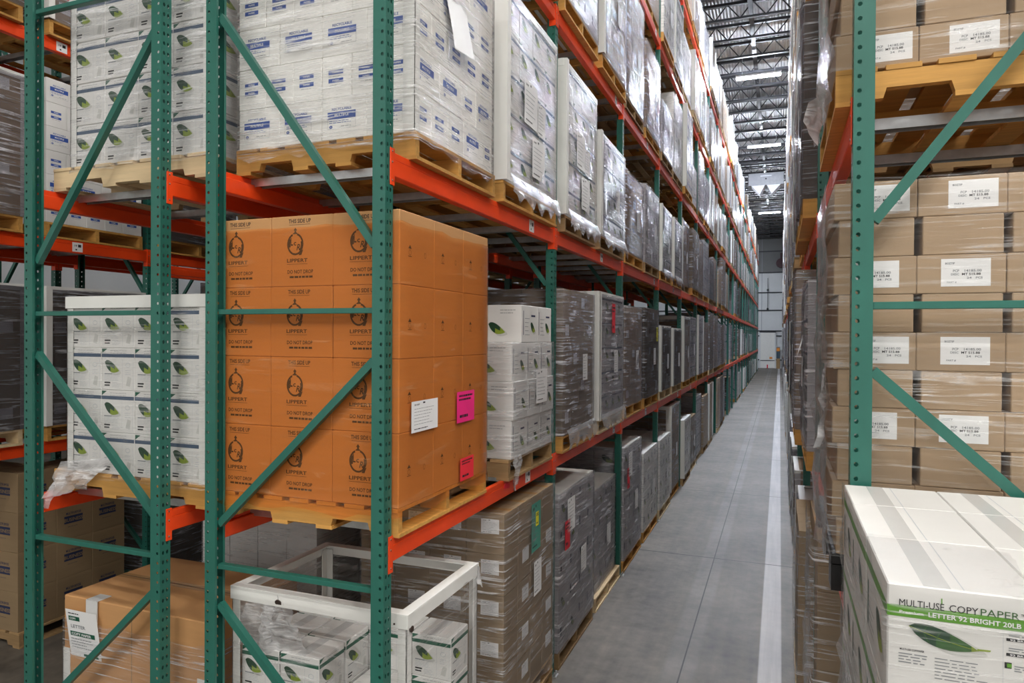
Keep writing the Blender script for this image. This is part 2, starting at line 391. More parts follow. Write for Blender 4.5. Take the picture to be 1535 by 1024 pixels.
def draw_leaf(F, a, b, w, h, detail=False, k=1):
    up, dn = leaf_pts(); T = lambda q: (a+q[0]*w, b+q[1]*h)
    F.poly([T((q[0]+0.13, q[1]-0.14)) for q in dn[3:]]+[T((up[i][0]+0.10, up[i][1]-0.05)) for i in range(10, 2, -1)], 'print_shadow', 0)
    n = 11
    for i in range(n-1):
        mid0 = ((up[i][0]), (up[i][1]+dn[i][1])/2); mid1 = ((up[i+1][0]), (up[i+1][1]+dn[i+1][1])/2)
        if detail:
            mu = 'leaf_dark' if i < 6 else 'leaf_mid'; ml = 'leaf_dark' if i < 4 else 'leaf_mid'
            if i > 8: mu = ml = 'leaf_lime'
        else:
            mu = 'leaf_dark' if i < 7 else 'leaf_lime'; ml = 'leaf_dark' if i < 4 else 'leaf_lime'
        F.poly([T(mid0), T(mid1), T(up[i+1]), T(up[i])], mu, k); F.poly([T(dn[i]), T(dn[i+1]), T(mid1), T(mid0)], ml, k)
    if detail:
        m = [((up[i][0]), (up[i][1]+dn[i][1])/2) for i in range(n)]
        for i in range(n-1): F.poly([T((m[i][0], m[i][1]-0.012)), T((m[i+1][0], m[i+1][1]-0.012)), T((m[i+1][0], m[i+1][1]+0.012)), T((m[i][0], m[i][1]+0.012))], 'leaf_lime', k+1)
        for i in (2, 4, 6):
            F.poly([T(m[i]), T((m[i][0]+0.02, m[i][1])), T((up[i+1][0]-0.02, up[i+1][1]*0.9+m[i+1][1]*0.1)), T((up[i+1][0]-0.03, up[i+1][1]*0.9+m[i+1][1]*0.1))], 'leaf_mid', k+1)
            F.poly([T(m[i]), T((m[i][0]+0.02, m[i][1])), T((dn[i+1][0], dn[i+1][1]*0.9+m[i+1][1]*0.1)), T((dn[i+1][0]-0.01, dn[i+1][1]*0.9+m[i+1][1]*0.1))], 'leaf_mid', k+1)
        F.poly([T((0.98, 0.17)), T((1.16, 0.20)), T((1.17, 0.25)), T((0.98, 0.24))], 'leaf_lime', k)

# ------------------------------------------------------------------ carton kinds (local origin: bottom centre)
def leaf_panel(F, w, h, stripe, seed, rich=True):
    lid = h*0.80
    F.rect(0.002, lid-0.004, w-0.002, lid+0.016, stripe, 0)
    F.poly([(0.004, lid+0.018), (0.045, h-0.004), (0.004, h-0.004)], 'stripe_teal', 0)
    F.lines(0.07, w*0.8, h-0.035, h-0.008, 2, 'ink_grey', 0.002, 0, seed)
    pw = w*0.60
    draw_leaf(F, w*0.10, lid*0.50, w*0.44, lid*0.46)
    F.rect(w*0.09, lid*0.475, w*0.33, lid*0.50, 'ink_grey')
    if rich:
        F.lines(w*0.09, pw, lid*0.27, lid*0.49, 5, 'ink_pale', 0.0022, 0, seed)
        F.rect(w*0.09, lid*0.20, w*0.27, lid*0.245, 'ink_black'); F.rect(w*0.09, lid*0.125, w*0.25, lid*0.165, 'ink_black')
        F.lines(w*0.32, pw, lid*0.08, lid*0.24, 4, 'ink_pale', 0.002, 0, seed+3)
        F.rect(pw+0.008, lid*0.06, pw+0.0095, lid*0.93, 'ink_pale')
        F.rect(w*0.95, lid*0.06, w*0.956, lid*0.93, 'ink_pale')
        F.ring(w*0.80, lid*0.75, w*0.07, lid*0.07, 0.003, 'ink_pale')
        F.lines(w*0.72, w*0.90, lid*0.45, lid*0.62, 3, 'ink_pale', 0.003, 0, seed+5)
        F.poly([(w*0.74, lid*0.15), (w*0.86, lid*0.12), (w*0.90, lid*0.38), (w*0.80, lid*0.42)], 'print_shadow')
def leaf_carton(w, d, h, stripe, sides=('front', 'right')):
    mb = MB(); mb.box(-w/2, w/2, -d/2, d/2, 0, h, 'carton_white', 0.003); fs = faces_of(mb, w, d, h)
    for i, s in enumerate(sides):
        ww = w if s in ('front', 'back') else d
        n = max(1, round(ww/0.27))
        for q in range(n):
            f = fs[s]; g = Face(mb, f.o+f.u*(ww/n*q), f.u, f.v); leaf_panel(g, ww/n, h, stripe, 3+i+q)
    fs['top'].rect(w/2-0.0015, 0.004, w/2+0.0015, d-0.004, 'ink_pale')
    fs['top'].rect(w/2-0.03, 0.004, w/2+0.03, d-0.004, 'tape_white', -0.5)
    return mb.mesh('leaf_carton')
def blue_panel(F, w, h, seed):
    r = random.Random(seed)
    names = ('RECORD STORAGE', 'ALL PURPOSE', 'LETTERS LEGAL', 'STORAGE BOX')
    if w > 0.235:
        a0, a1 = w*0.13, w*0.76
        F.rect(a0, h*0.49, a1, h*0.665, 'ink_blue'); F.text('MULTIPLE', (a0+a1)/2, h*0.55, h*0.065, 'paper_white', None, 1, True)
        F.text('RECYCLABLE', (a0+a1)/2, h*0.70, h*0.06, 'ink_blue', (a1-a0)*0.7, 0, True)
        for q in ((a0, h*0.26, a0+0.0012, h*0.5), (a1-0.0012, h*0.26, a1, h*0.5), (a0, h*0.26, a1, h*0.266)): F.rect(*q, 'ink_grey')
        F.lines(a0+0.01, a1-0.02, h*0.38, h*0.47, 2, 'ink_blue', 0.003, 0, seed)
        F.ring(a0+0.02, h*0.31, 0.010, 0.008, 0.006, 'ink_blue', 0, 10)
        F.lines(a0+0.08, a1-0.01, h*0.29, h*0.33, 1, 'ink_grey', 0.003, 0, seed+1)
    else:
        a0, a1 = w*0.22, w*0.72
        for b in (0.56, 0.36):
            F.rect(a0, h*b, a1, h*(b+0.10), 'ink_blue'); F.text('PAPERS', (a0+a1)/2, h*(b+0.03), h*0.042, 'paper_white', None, 1, True)
        F.lines(a0, a1, h*0.49, h*0.53, 1, 'ink_grey', 0.002, 0, seed); F.lines(a0+0.01, a1, h*0.29, h*0.33, 1, 'ink_grey', 0.002, 0, seed+1)
def blue_carton(w, d, h, mat='carton_white', sides=('front', 'right'), navy=False):
    mb = MB(); mb.box(-w/2, w/2, -d/2, d/2, 0, h, mat, 0.003); fs = faces_of(mb, w, d, h)
    for i, s in enumerate(sides):
        ww = w if s in ('front', 'back') else d
        if navy:
            F = fs[s]; F.rect(ww*0.2, h*0.42, ww*0.72, h*0.62, 'ink_navy'); F.text('BUSINESS', ww*0.46, h*0.47, h*0.09, 'carton_dull', None, 1, True)
            F.text('MULTIPURPOSE', ww*0.46, h*0.66, h*0.06, 'ink_navy', ww*0.42, 0, True); F.lines(ww*0.3, ww*0.6, h*0.30, h*0.36, 1, 'ink_navy', 0.003)
        else: blue_panel(fs[s], ww, h, 11+i)
    return mb.mesh('blue_label_carton')
def logo(F, a, b, r):
    """round badge with a finial, three tumbling letters inside and a foot at the lower right"""
    F.ring(a, b, r, r*1.12, r*0.19, 'ink_brown', 0, 26, PI*0.62, PI*2.42)
    F.ring(a, b, r, r*1.12, r*0.40, 'ink_brown', 0.3, 8, PI*0.80, PI*1.12)
    F.ring(a, b, r, r*1.12, r*0.32, 'ink_brown', 0.3, 8, PI*1.75, PI*2.1)
    F.poly([(a-r*0.36, b+r*1.02), (a+r*0.36, b+r*1.02), (a+r*0.10, b+r*1.22), (a+r*0.10, b+r*1.34), (a+r*0.2, b+r*1.42), (a, b+r*1.68), (a-r*0.2, b+r*1.42), (a-r*0.10, b+r*1.34), (a-r*0.10, b+r*1.22)], 'ink_brown')
    F.poly([(a+r*0.40, b-r*1.12), (a+r*0.74, b-r*1.12), (a+r*0.98, b-r*0.55), (a+r*0.62, b-r*0.75)], 'ink_brown')
    F.text('L', a-r*0.62, b-r*0.12, r*0.78, 'ink_brown', r*0.34); F.text('c', a-r*0.22, b-r*0.12, r*0.5, 'ink_brown', r*0.34)
    F.text('R', a+r*0.10, b-r*0.62, r*0.62, 'ink_brown', r*0.5, 0, False, 0.25)
def lippert_carton(w, d, h):
    mb = MB(); mb.box(-w/2, w/2, -d/2, d/2, 0, h, 'carton_kraft', 0.004); fs = faces_of(mb, w, d, h)
    F = fs['front']
    F.text('THIS SIDE UP', w*0.47, h*0.90, h*0.055, 'ink_brown', w*0.36, 0, True); F.rect(w*0.30, h*0.872, w*0.64, h*0.877, 'ink_brown')
    logo(F, w*0.40, h*0.60, h*0.14)
    F.text('LIPPERT', w*0.26, h*0.345, h*0.05, 'ink_brown', w*0.34); F.rect(w*0.26, h*0.315, w*0.60, h*0.32, 'ink_brown')
    F.text('DO NOT DROP', w*0.27, h*0.185, h*0.05, 'ink_brown', w*0.42)
    F.lines(w*0.31, w*0.72, h*0.115, h*0.155, 1, 'ink_brown', h*0.028)
    F = fs['right']
    a, b = d*0.28, h*0.45
    F.ring(a, b, 0.012, 0.014, 0.002, 'ink_brown', 0, 12); F.poly([(a-0.016, b+0.018), (a+0.016, b+0.018), (a, b+0.036)], 'ink_brown'); F.rect(a-0.018, b-0.02, a+0.018, b-0.017, 'ink_brown')
    F.ring(d*0.72, h*0.45, 0.010, 0.014, 0.002, 'ink_brown', 0, 12)
    return mb.mesh('logo_carton')
def kraft_carton(w, d, h, mat='carton_brown', c=0.003):
    mb = MB(); mb.box(-w/2, w/2, -d/2, d/2, 0, h, mat, c); fs = faces_of(mb, w, d, h)
    fs['top'].rect(0.004, d/2-0.0015, w-0.004, d/2+0.0015, 'ink_brown'); fs['top'].rect(0.004, d/2-0.028, w-0.004, d/2+0.028, 'tape_clear', -0.4)
    return mb.mesh('kraft_carton')
def plain_white_carton(w, d, h):
    mb = MB(); mb.box(-w/2, w/2, -d/2, d/2, 0, h, 'carton_white', 0.003); fs = faces_of(mb, w, d, h)
    F = fs['right']; F.rect(d*0.10, h*0.2, d*0.13, h*0.85, 'ink_navy'); F.rect(d*0.60, h*0.70, d*0.86, h*0.75, 'ink_navy')
    draw_leaf(F, d*0.55, h*0.25, d*0.3, h*0.35); F.lines(d*0.2, d*0.5, h*0.15, h*0.7, 5, 'ink_grey', 0.004)
    F = fs['front']; F.lines(w*0.55, w*0.9, h*0.75, h*0.9, 2, 'ink_grey', 0.004); draw_leaf(F, w*0.3, h*0.2, w*0.36, h*0.4)
    return mb.mesh('white_carton')
def copy_carton(w, d, h):
    mb = MB(); mb.box(-w/2, w/2, -d/2, d/2, 0, h, 'carton_white', 0.003); fs = faces_of(mb, w, d, h)
    F = fs['front']
    zb0, zb1 = h-0.068, h-0.044
    F.rect(0.0, zb0, w, zb1, 'band_green')
    F.text('MULTI-USE', 0.021, zb1-0.001, 0.0145, 'ink_black', 0.083, 1, bold=False); F.text('COPY', 0.112, zb1-0.001, 0.0145, 'ink_black', 0.052, 1, bold=False); F.text('PAPER', 0.166, zb1-0.001, 0.0145, 'leaf_mid', 0.068, 1, bold=False)
    F.text('TM', 0.236, zb1+0.008, 0.004, 'ink_black', None, 1); F.rect(0.0985, zb1+0.013, 0.1005, zb1+0.024, 'band_green', 1)
    F.text('Premium', 0.022, zb0+0.0075, 0.0062, 'paper_white', 0.045, 1); F.text('LETTER 92 BRIGHT 20LB', 0.075, zb0+0.0065, 0.0095, 'paper_white', 0.162, 1)
    draw_leaf(F, 0.040, h-0.128, 0.125, 0.060, True)
    F.rect(0.2065, 0.02, 0.2072, zb0-0.006, 'ink_pale')
    F.text('MULTI-USE COPYPAPER', 0.024, h-0.138, 0.0042, 'ink_black', 0.045)
    F.lines(0.022, 0.078, h-0.166, h-0.142, 4, 'ink_grey', 0.0022)
    F.lines(0.088, 0.185, h-0.190, h-0.142, 7, 'ink_grey', 0.0018, 0, 5)
    for i, b in enumerate((0.083, 0.113)):
        F.rect(0.212, h-b-0.006, w-0.006, h-b, 'ink_black'); F.text('92 BRIGHT', 0.218, h-b-0.0048, 0.0034, 'paper_white', 0.045, 1); F.lines(0.216, 0.262, h-b+0.003, h-b+0.012, 2, 'ink_grey', 0.002, 0, i)
    F.rect(0.2095, h-0.144, 0.2215, h-0.132, 'ink_black'); F.rect(0.2135, h-0.142, 0.2215, h-0.134, 'band_green', 1); F.lines(0.226, 0.27, h-0.150, h-0.136, 3, 'ink_grey', 0.002, 0, 8)
    F = fs['left']; F.rect(0, zb0, d, zb1, 'band_green'); draw_leaf(F, d*0.55, h-0.19, 0.11, 0.10); F.lines(d*0.1, d*0.45, 0.03, 0.1, 4, 'ink_grey', 0.003)
    F.rect(d*0.1, 0.04, d*0.16, 0.15, 'stripe_teal')
    T = fs['top']; T.rect(w/2-0.0012, 0.003, w/2+0.0012, d-0.003, 'ink_pale'); T.rect(w*0.24, 0.003, w*0.24+0.05, d-0.003, 'tape_white', -0.4)
    return mb.mesh('copy_paper_carton')
def label_mesh(w, h, kind='ship', mat='paper_white', t=0.0008):
    """paper label lying on a +x-normal plane: local u = +y, v = +z"""
    mb = MB(); mb.box(0, t, -w/2, w/2, -h/2, h/2, mat); F = Face(mb, (t, -w/2, -h/2), (0, 1, 0), (0, 0, 1), 0.0004)
    if kind == 'part':
        F.text('BOZTIP', w*0.08, h*0.80, h*0.07, 'ink_grey', w*0.2); F.text('PCP', w*0.24, h*0.52, h*0.085, 'ink_grey', w*0.13); F.text('14185.00', w*0.46, h*0.52, h*0.085, 'ink_grey', w*0.36)
        F.text('DESC', w*0.20, h*0.40, h*0.075, 'ink_grey', w*0.17); F.text('MT S15.88', w*0.42, h*0.40, h*0.08, 'ink_black', w*0.38)
        F.text('24', w*0.52, h*0.27, h*0.07, 'ink_grey', w*0.1); F.text('PCS', w*0.70, h*0.27, h*0.07, 'ink_grey', w*0.14); F.text('PART #', w*0.12, h*0.12, h*0.06, 'ink_grey', w*0.2)
    elif kind == 'loc':
        F.text('19', w*0.15, h*0.55, h*0.2, 'ink_black', w*0.3); F.rect(w*0.55, h*0.5, w*0.85, h*0.8, 'ink_black'); F.rect(w*0.3, h*0.15, w*0.45, h*0.3, 'ink_black')
    elif kind == 'note':
        F.lines(w*0.1, w*0.95, h*0.68, h*0.92, 2, 'ink_black', h*0.06, 0, 4); F.lines(w*0.15, w*0.85, h*0.12, h*0.28, 1, 'ink_black', h*0.09, 0, 2)
    else:
        F.text('SHIP', w*0.1, h*0.86, h*0.05, 'ink_black', w*0.2); F.lines(w*0.1, w*0.9, h*0.2, h*0.8, 6, 'ink_grey', h*0.015, 0, 3); F.rect(w*0.42, h*0.9, w*0.5, h*0.95, 'ink_black')
        F.lines(w*0.1, w*0.7, h*0.06, h*0.14, 1, 'ink_black', h*0.03, 0, 9)
    return mb.mesh('label')
LAB = {}
def label_child(parent, name, w, h, kind, mat, loc, rz, lab=None):
    key = (w, h, kind, mat)
    if key not in LAB: LAB[key] = label_mesh(w, h, kind, mat)
    o = link(name, LAB[key], parent, loc, rz)
    if lab: o['label'] = lab
    return o
RX_FRONT = -PI/2      # turns the +x label plane to face -y

# ------------------------------------------------------------------ stretch film
def film_mesh(w, d, z0, z1, mat, seed=1, skirt=0.0, res=0.12, amp=0.005, off=0.006, sides=(1, 1, 1, 1)):
    """four film walls round a load (origin: centre of the footprint), a loose skirt below z0"""
    r = random.Random(seed); mb = MB(); hw, hd = w/2+off, d/2+off; c = 0.012
    path = [(-hw+c, -hd), (hw-c, -hd), (hw, -hd+c), (hw, hd-c), (hw-c, hd), (-hw+c, hd), (-hw, hd-c), (-hw, -hd+c)]
    pts = []
    for i in range(8):
        a, b = path[i], path[(i+1) % 8]; L = math.hypot(b[0]-a[0], b[1]-a[1]); k = max(1, round(L/res)) if i % 2 == 0 else 1
        if i % 2 == 0: nx, ny = [(0, -1), (1, 0), (0, 1), (-1, 0)][i//2]
        for q in range(k): pts.append((a[0]+(b[0]-a[0])*q/k, a[1]+(b[1]-a[1])*q/k, nx, ny, q > 0 and i % 2 == 0, i))
    nz = max(2, round((z1-z0)/res)); n = len(pts); rows = []
    zs = ([z0-skirt] if skirt else []) + [z0+(z1-z0)*k/nz for k in range(nz+1)]
    vs = []
    for k, z in enumerate(zs):
        for (x, y, nx, ny, inner, i) in pts:
            a = abs(r.gauss(0, amp)) if inner else 0.0
            if skirt and k == 0: a = r.random()*0.03; zz = z+r.random()*skirt*0.6
            else: zz = z + (0 if k in (0, 1) else r.gauss(0, 0.004)*(1 if k < len(zs)-1 else 1.5))
            vs.append((x+nx*a, y+ny*a, zz))
    fs = []
    for k in range(len(zs)-1):
        for i in range(n):
            fs.append((k*n+i, k*n+(i+1) % n, (k+1)*n+(i+1) % n, (k+1)*n+i))
    mb.faces(vs, fs, mat, True)
    return mb.mesh('stretch_wrap')
def film_sheet(name, parent, pts, nu, nv, mat, amp, seed, loc=(0, 0, 0)):
    """loose sheet through four corners (bilinear) with crumples"""
    r = random.Random(seed); mb = MB(); a, b, c, d = [Vector(p) for p in pts]; nrm = (b-a).cross(d-a).normalized(); vs = []
    for j in range(nv+1):
        for i in range(nu+1):
            u, v = i/nu, j/nv; p = a*(1-u)*(1-v)+b*u*(1-v)+c*u*v+d*(1-u)*v
            vs.append(p+nrm*r.gauss(0, amp)*(0.3 if j == nv else 1)+Vector((r.gauss(0, amp*.5), r.gauss(0, amp*.5), r.gauss(0, amp*.5)))*(0 if j == nv else 1))
    mb.faces(vs, [(j*(nu+1)+i, j*(nu+1)+i+1, (j+1)*(nu+1)+i+1, (j+1)*(nu+1)+i) for j in range(nv) for i in range(nu)], mat, True)
    return link(name, mb.mesh(name), parent, loc)

# ------------------------------------------------------------------ pallets (origin: floor centre; stringers run along x)
PH = 0.135
def pallet_parts(lx, ly, wood):
    out = []
    r = random.Random(int(lx*100)+len(wood))
    prof = [(-lx/2, 0.018), (-lx*0.36, 0.018), (-lx*0.35, 0.055), (-lx*0.17, 0.055), (-lx*0.16, 0.018), (lx*0.16, 0.018), (lx*0.17, 0.055), (lx*0.35, 0.055), (lx*0.36, 0.018), (lx/2, 0.018), (lx/2, PH-0.02), (-lx/2, PH-0.02)]
    s = MB(); s.prism(prof, (0, 0.019, 0), (1, 0, 0), (0, 0, 1), (0, -1, 0), 0.038, wood); sm = s.mesh('stringer')
    t = MB(); n = 7; x = -lx/2
    for i in range(n):
        bw = lx/n*(0.72 if i not in (0, n-1) else 0.86); x0 = -lx/2+(lx-lx/n*0.86)*i/(n-1); e = r.random()*0.006
        t.box(x0, x0+bw, -ly/2-e, ly/2+r.random()*0.004, PH-0.0195, PH, wood, 0.0015)
    b = MB()
    for i, f in enumerate((-0.5, -0.16, 0.08, 0.42)):
        x0 = lx*f; b.box(x0, x0+lx*0.085, -ly/2, ly/2, 0, 0.0178, wood)
    return sm, t.mesh('top_deck'), b.mesh('bottom_deck')
PAL = {}
def pallet(loc, label, lx=1.10, ly=1.03, wood='wood_yellow', full=True, group=None):
    key = (round(lx, 2), round(ly, 2), wood, full)
    if key not in PAL:
        sm, tm, bm = pallet_parts(lx, ly, wood)
        if full:
            t = empty('wooden_pallet', (0, 0, 0))
            for yy in (-ly/2+0.019, 0, ly/2-0.019): link('stringer', sm, t, (0, yy, 0))
            link('top_deck', tm, t); link('bottom_deck', bm, t)
        else:
            mb = MB()
            for yy in (-ly/2+0.019, 0, ly/2-0.019): mb.box(-lx/2, lx/2, yy-0.019, yy+0.019, 0.018, PH-0.02, wood)
            mb.box(-lx/2, lx/2, -ly/2, ly/2, PH-0.0195, PH, wood)
            for f in (-0.5, -0.05, 0.415): mb.box(lx*f, lx*f+lx*0.085, -ly/2, ly/2, 0, 0.0178, wood)
            t = link('wooden_pallet', mb.mesh('wooden_pallet'))
        PAL[key] = t; o = t; o.location = loc
    else: o = dup(PAL[key], loc)
    tag(o, label, 'pallet', group or 'wooden pallets under the loads')
    return o

# ------------------------------------------------------------------ building shell
mb = MB(); mb.box(-16, 14, -14, 66.4, -0.2, 0, 'concrete'); struct('floor', mb)
mb = MB(); mb.box(-16, 14, -14, 66.4, 12.08, 12.2, 'roof_deck'); struct('ceiling', mb)
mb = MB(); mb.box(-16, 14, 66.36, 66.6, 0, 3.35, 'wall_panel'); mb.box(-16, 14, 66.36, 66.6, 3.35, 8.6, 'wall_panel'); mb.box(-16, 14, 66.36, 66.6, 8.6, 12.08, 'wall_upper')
for z in (0.75, 2.9, 3.35, 5.2, 6.8, 8.6, 10.5): mb.box(-16, 14, 66.30, 66.36, z-0.05, z+0.05, 'joist_black')
for x in (-4, -1.55, 0.9, 3.4): mb.box(x-0.02, x+0.02, 66.33, 66.36, 3.4, 12.08, 'unit_grey')
struct('wall_end', mb)
mb = MB(); mb.box(-16.2, -16, -14, 66.4, 0, 12.08, 'wall_panel'); struct('wall_left', mb)
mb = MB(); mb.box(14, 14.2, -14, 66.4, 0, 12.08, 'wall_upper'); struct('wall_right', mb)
mb = MB(); mb.box(-1.62, -0.42, 66.22, 66.30, 0.02, 3.2, 'door_white'); mb.box(-1.72, -1.62, 66.2, 66.32, 0, 3.3, 'wall_panel'); mb.box(-0.42, -0.32, 66.2, 66.32, 0, 3.3, 'wall_panel'); mb.box(-1.72, -0.32, 66.2, 66.32, 3.2, 3.3, 'joist_black')
mb.box(-1.62, -0.42, 66.2, 66.22, 0.66, 0.72, 'joist_black')
struct('door_1', mb)
jm = MB(); x0, x1 = -8, 8; zt, zb = 12.0, 11.58
jm.box(x0, x1, -0.05, 0.05, zt-0.04, zt+0.04, 'joist_black'); jm.box(x0, x1, -0.04, 0.04, zb-0.03, zb+0.03, 'joist_black')
x = x0+0.1; i = 0
while x < x1-0.62:
    a, b = ((x, 0, zb), (x+0.34, 0, zt)) if i % 2 == 0 else ((x, 0, zt), (x+0.34, 0, zb))
    jm.bar(a, b, 0.03, 0.03, 'joist_black', (0, 1, 0)); x += 0.34; i += 1
jme = jm.mesh('roof_joist')
for k in range(38):
    o = link('trim_%d' % (k+1), jme, None, (0.13*((k*7) % 5), 13.2+1.40*k, 0)); o['kind'] = 'structure'
mb = MB(); mb.box(-0.88, -0.76, 5, 66.3, 11.70, 11.82, 'pipe_dark'); struct('trim_60', mb)
mb = MB(); mb.cyl((-2.2, 36.2, 11.3), (0.8, 36.2, 11.3), 0.05, 'joist_black'); struct('trim_61', mb)

# ------------------------------------------------------------------ lamps
lp = empty('linear_lamp', (-0.72, 23.9, 11.2))
mb = MB(); mb.box(-0.70, 0.70, -0.10, 0.10, 0.03, 0.10, 'lamp_housing', 0.01); mb.box(-0.70, -0.68, -0.11, 0.11, -0.02, 0.10, 'lamp_housing'); mb.box(0.68, 0.70, -0.11, 0.11, -0.02, 0.10, 'lamp_housing')
link('housing', mb.mesh('housing'), lp)
mb = MB(); mb.box(-0.67, 0.67, -0.085, 0.085, -0.008, 0.029, 'lamp_cool', 0.008); link('diffuser', mb.mesh('diffuser'), lp)
WARM = bpy.data.meshes['diffuser'].copy(); WARM.materials[0] = M['lamp_neutral']
mb = MB(); mb.cyl((0, 0, 0.09), (0, 0, 0.83), 0.006, 'steel_bolt', 6); hm = mb.mesh('hanger')
for xx in (-0.5, 0.5): link('hanger', hm, lp, (xx, 0, 0))
LX = [(-0.72, 23.9, 'glowing linear lamp over the aisle, nearest and largest of the visible three'), (-0.72, 32.6, 'glowing linear lamp over the aisle, middle one of the visible three'),
      (-0.72, 50.1, 'glowing linear lamp over the aisle, farthest one beyond the hanging heater'), (-0.72, 41.3, 'glowing linear lamp hidden behind the hanging heater unit'),
      (-0.72, 15.2, 'overhead linear lamp above the near part of the main aisle'), (-0.72, 6.5, 'overhead linear lamp above the mouth of the main aisle')]
LX += [(x, y, 'overhead linear lamp over the cross aisle, %s' % t) for x, y, t in ((-0.72, -7.6, 'one behind the camera'), (-5.05, -9.6, 'leftmost one'), (3.6, -1.4, 'second row, nearest the racks'), (3.6, -5.2, 'second row, farther from the racks'), (7.9, -1.4, 'third row, nearest the racks'), (7.9, -5.2, 'third row, farther from the racks'), (11.6, -1.4, 'rightmost row, nearest the racks'), (11.6, -5.2, 'rightmost row, farther from the racks'))]
LX += [(-5.05, 58.8, 'added unseen lamp lighting the far end wall from the next aisle left')]  # unseen lamp added in the side aisle to brighten the end wall
for i, (x, y, lb) in enumerate(LX):
    o = lp if i == 0 else dup(lp, (x, y, 11.2))
    if y < 10:
        for ch in o.children:
            if ch.name.startswith('diffuser'): ch.data = WARM
    tag(o, lb, 'ceiling lamp', 'linear lamps over the aisles')

# heater unit hanging over the aisle
h = empty('unit_heater', (-0.72, 37.6, 10.45))
mb = MB(); mb.box(-0.85, 0.85, -0.35, 0.35, 0.0, 0.62, 'unit_grey', 0.02); link('housing', mb.mesh('heater_housing'), h)
mb = MB()
for s in (-1, 1):
    for yy in (-0.36, 0.34):
        mb.prism([(s*0.70, 0), (0.04*s, 0), (s*0.28, -0.46)] if s > 0 else [(-0.04, 0), (-0.70, 0), (-0.28, -0.46)], (0, yy+0.02, 0), (1, 0, 0), (0, 0, 1), (0, -1, 0), 0.02, 'unit_pale')
    mb.faces([(s*0.70, -0.36, 0), (s*0.70, 0.36, 0), (s*0.28, 0.36, -0.46), (s*0.28, -0.36, -0.46)], [(0, 1, 2, 3)], 'unit_pale')
    mb.faces([(s*0.04, -0.36, 0), (s*0.04, 0.36, 0), (s*0.28, 0.36, -0.46), (s*0.28, -0.36, -0.46)], [(0, 1, 2, 3)], 'unit_pale')
link('deflector', mb.mesh('deflector'), h)
mb = MB(); mb.box(-0.26, 0.26, -0.353, -0.351, 0.44, 0.49, 'unit_pale'); mb.cyl((0, -0.351, 0.32), (0, -0.358, 0.32), 0.04, 'joist_black'); link('control_plate', mb.mesh('control_plate'), h)
mb = MB(); mb.cyl((0, 0, 0.61), (0, 0, 1.58), 0.012, 'joist_black', 6); hm = mb.mesh('hanger_rod')
for xx in (-0.7, 0.7): link('hanger_rod', hm, h, (xx, 0, 0))
tag(h, 'grey heater with twin pointed deflectors hanging over the aisle', 'heater')
# end wall items
mb = MB(); mb.cyl((0.05, 66.25, 9.4), (0.05, 66.02, 9.4), 0.42, 'fan_maroon', 16); mb.box(-0.02, 0.12, 66.02, 66.3, 9.75, 10.3, 'fan_maroon'); o = link('exhaust_fan', mb.mesh('exhaust_fan')); tag(o, 'dark round fan high up on the far end wall', 'fan')
mb = MB(); mb.box(-0.28, 0.02, 65.6, 66.2, 0.9, 1.9, 'cabinet_blue', 0.01); mb.box(-0.28, 0.02, 65.6, 66.2, 0, 0.9, 'wood_brown'); mb.box(-0.26, 0.0, 65.59, 65.6, 1.55, 1.85, 'safety_orange'); o = link('equipment_cabinet', mb.mesh('equipment_cabinet')); tag(o, 'blue-grey cabinet standing by the white door at the aisle end', 'cabinet')
mb = MB(); mb.cyl((-1.02, 65.7, 0), (-1.02, 65.7, 0.34), 0.05, 'paper_red', 10); mb.cyl((-1.02, 65.7, 0), (-1.02, 65.7, 0.02), 0.14, 'ink_black', 10); o = link('warning_post', mb.mesh('warning_post')); tag(o, 'small red post on the floor before the end door', 'post')
mb = MB(); mb.box(-0.86, -0.62, 66.19, 66.22, 0.84, 1.02, 'safety_orange'); o = link('warning_sign', mb.mesh('warning_sign')); tag(o, 'small orange sign low on the white end door', 'sign')
mb = MB(); mb.cyl((-1.05, 66.2, 8.1), (-1.05, 66.2, 5.35), 0.025, 'ink_black', 8); mb.cyl((-1.05, 66.2, 5.25), (-1.05, 66.2, 5.4), 0.08, 'ink_black', 10); mb.cyl((-1.05, 66.2, 6.95), (-1.05, 66.2, 7.1), 0.08, 'ink_black', 10); o = link('wall_pipe', mb.mesh('wall_pipe')); tag(o, 'dark vertical pipe on the far end wall', 'pipe')

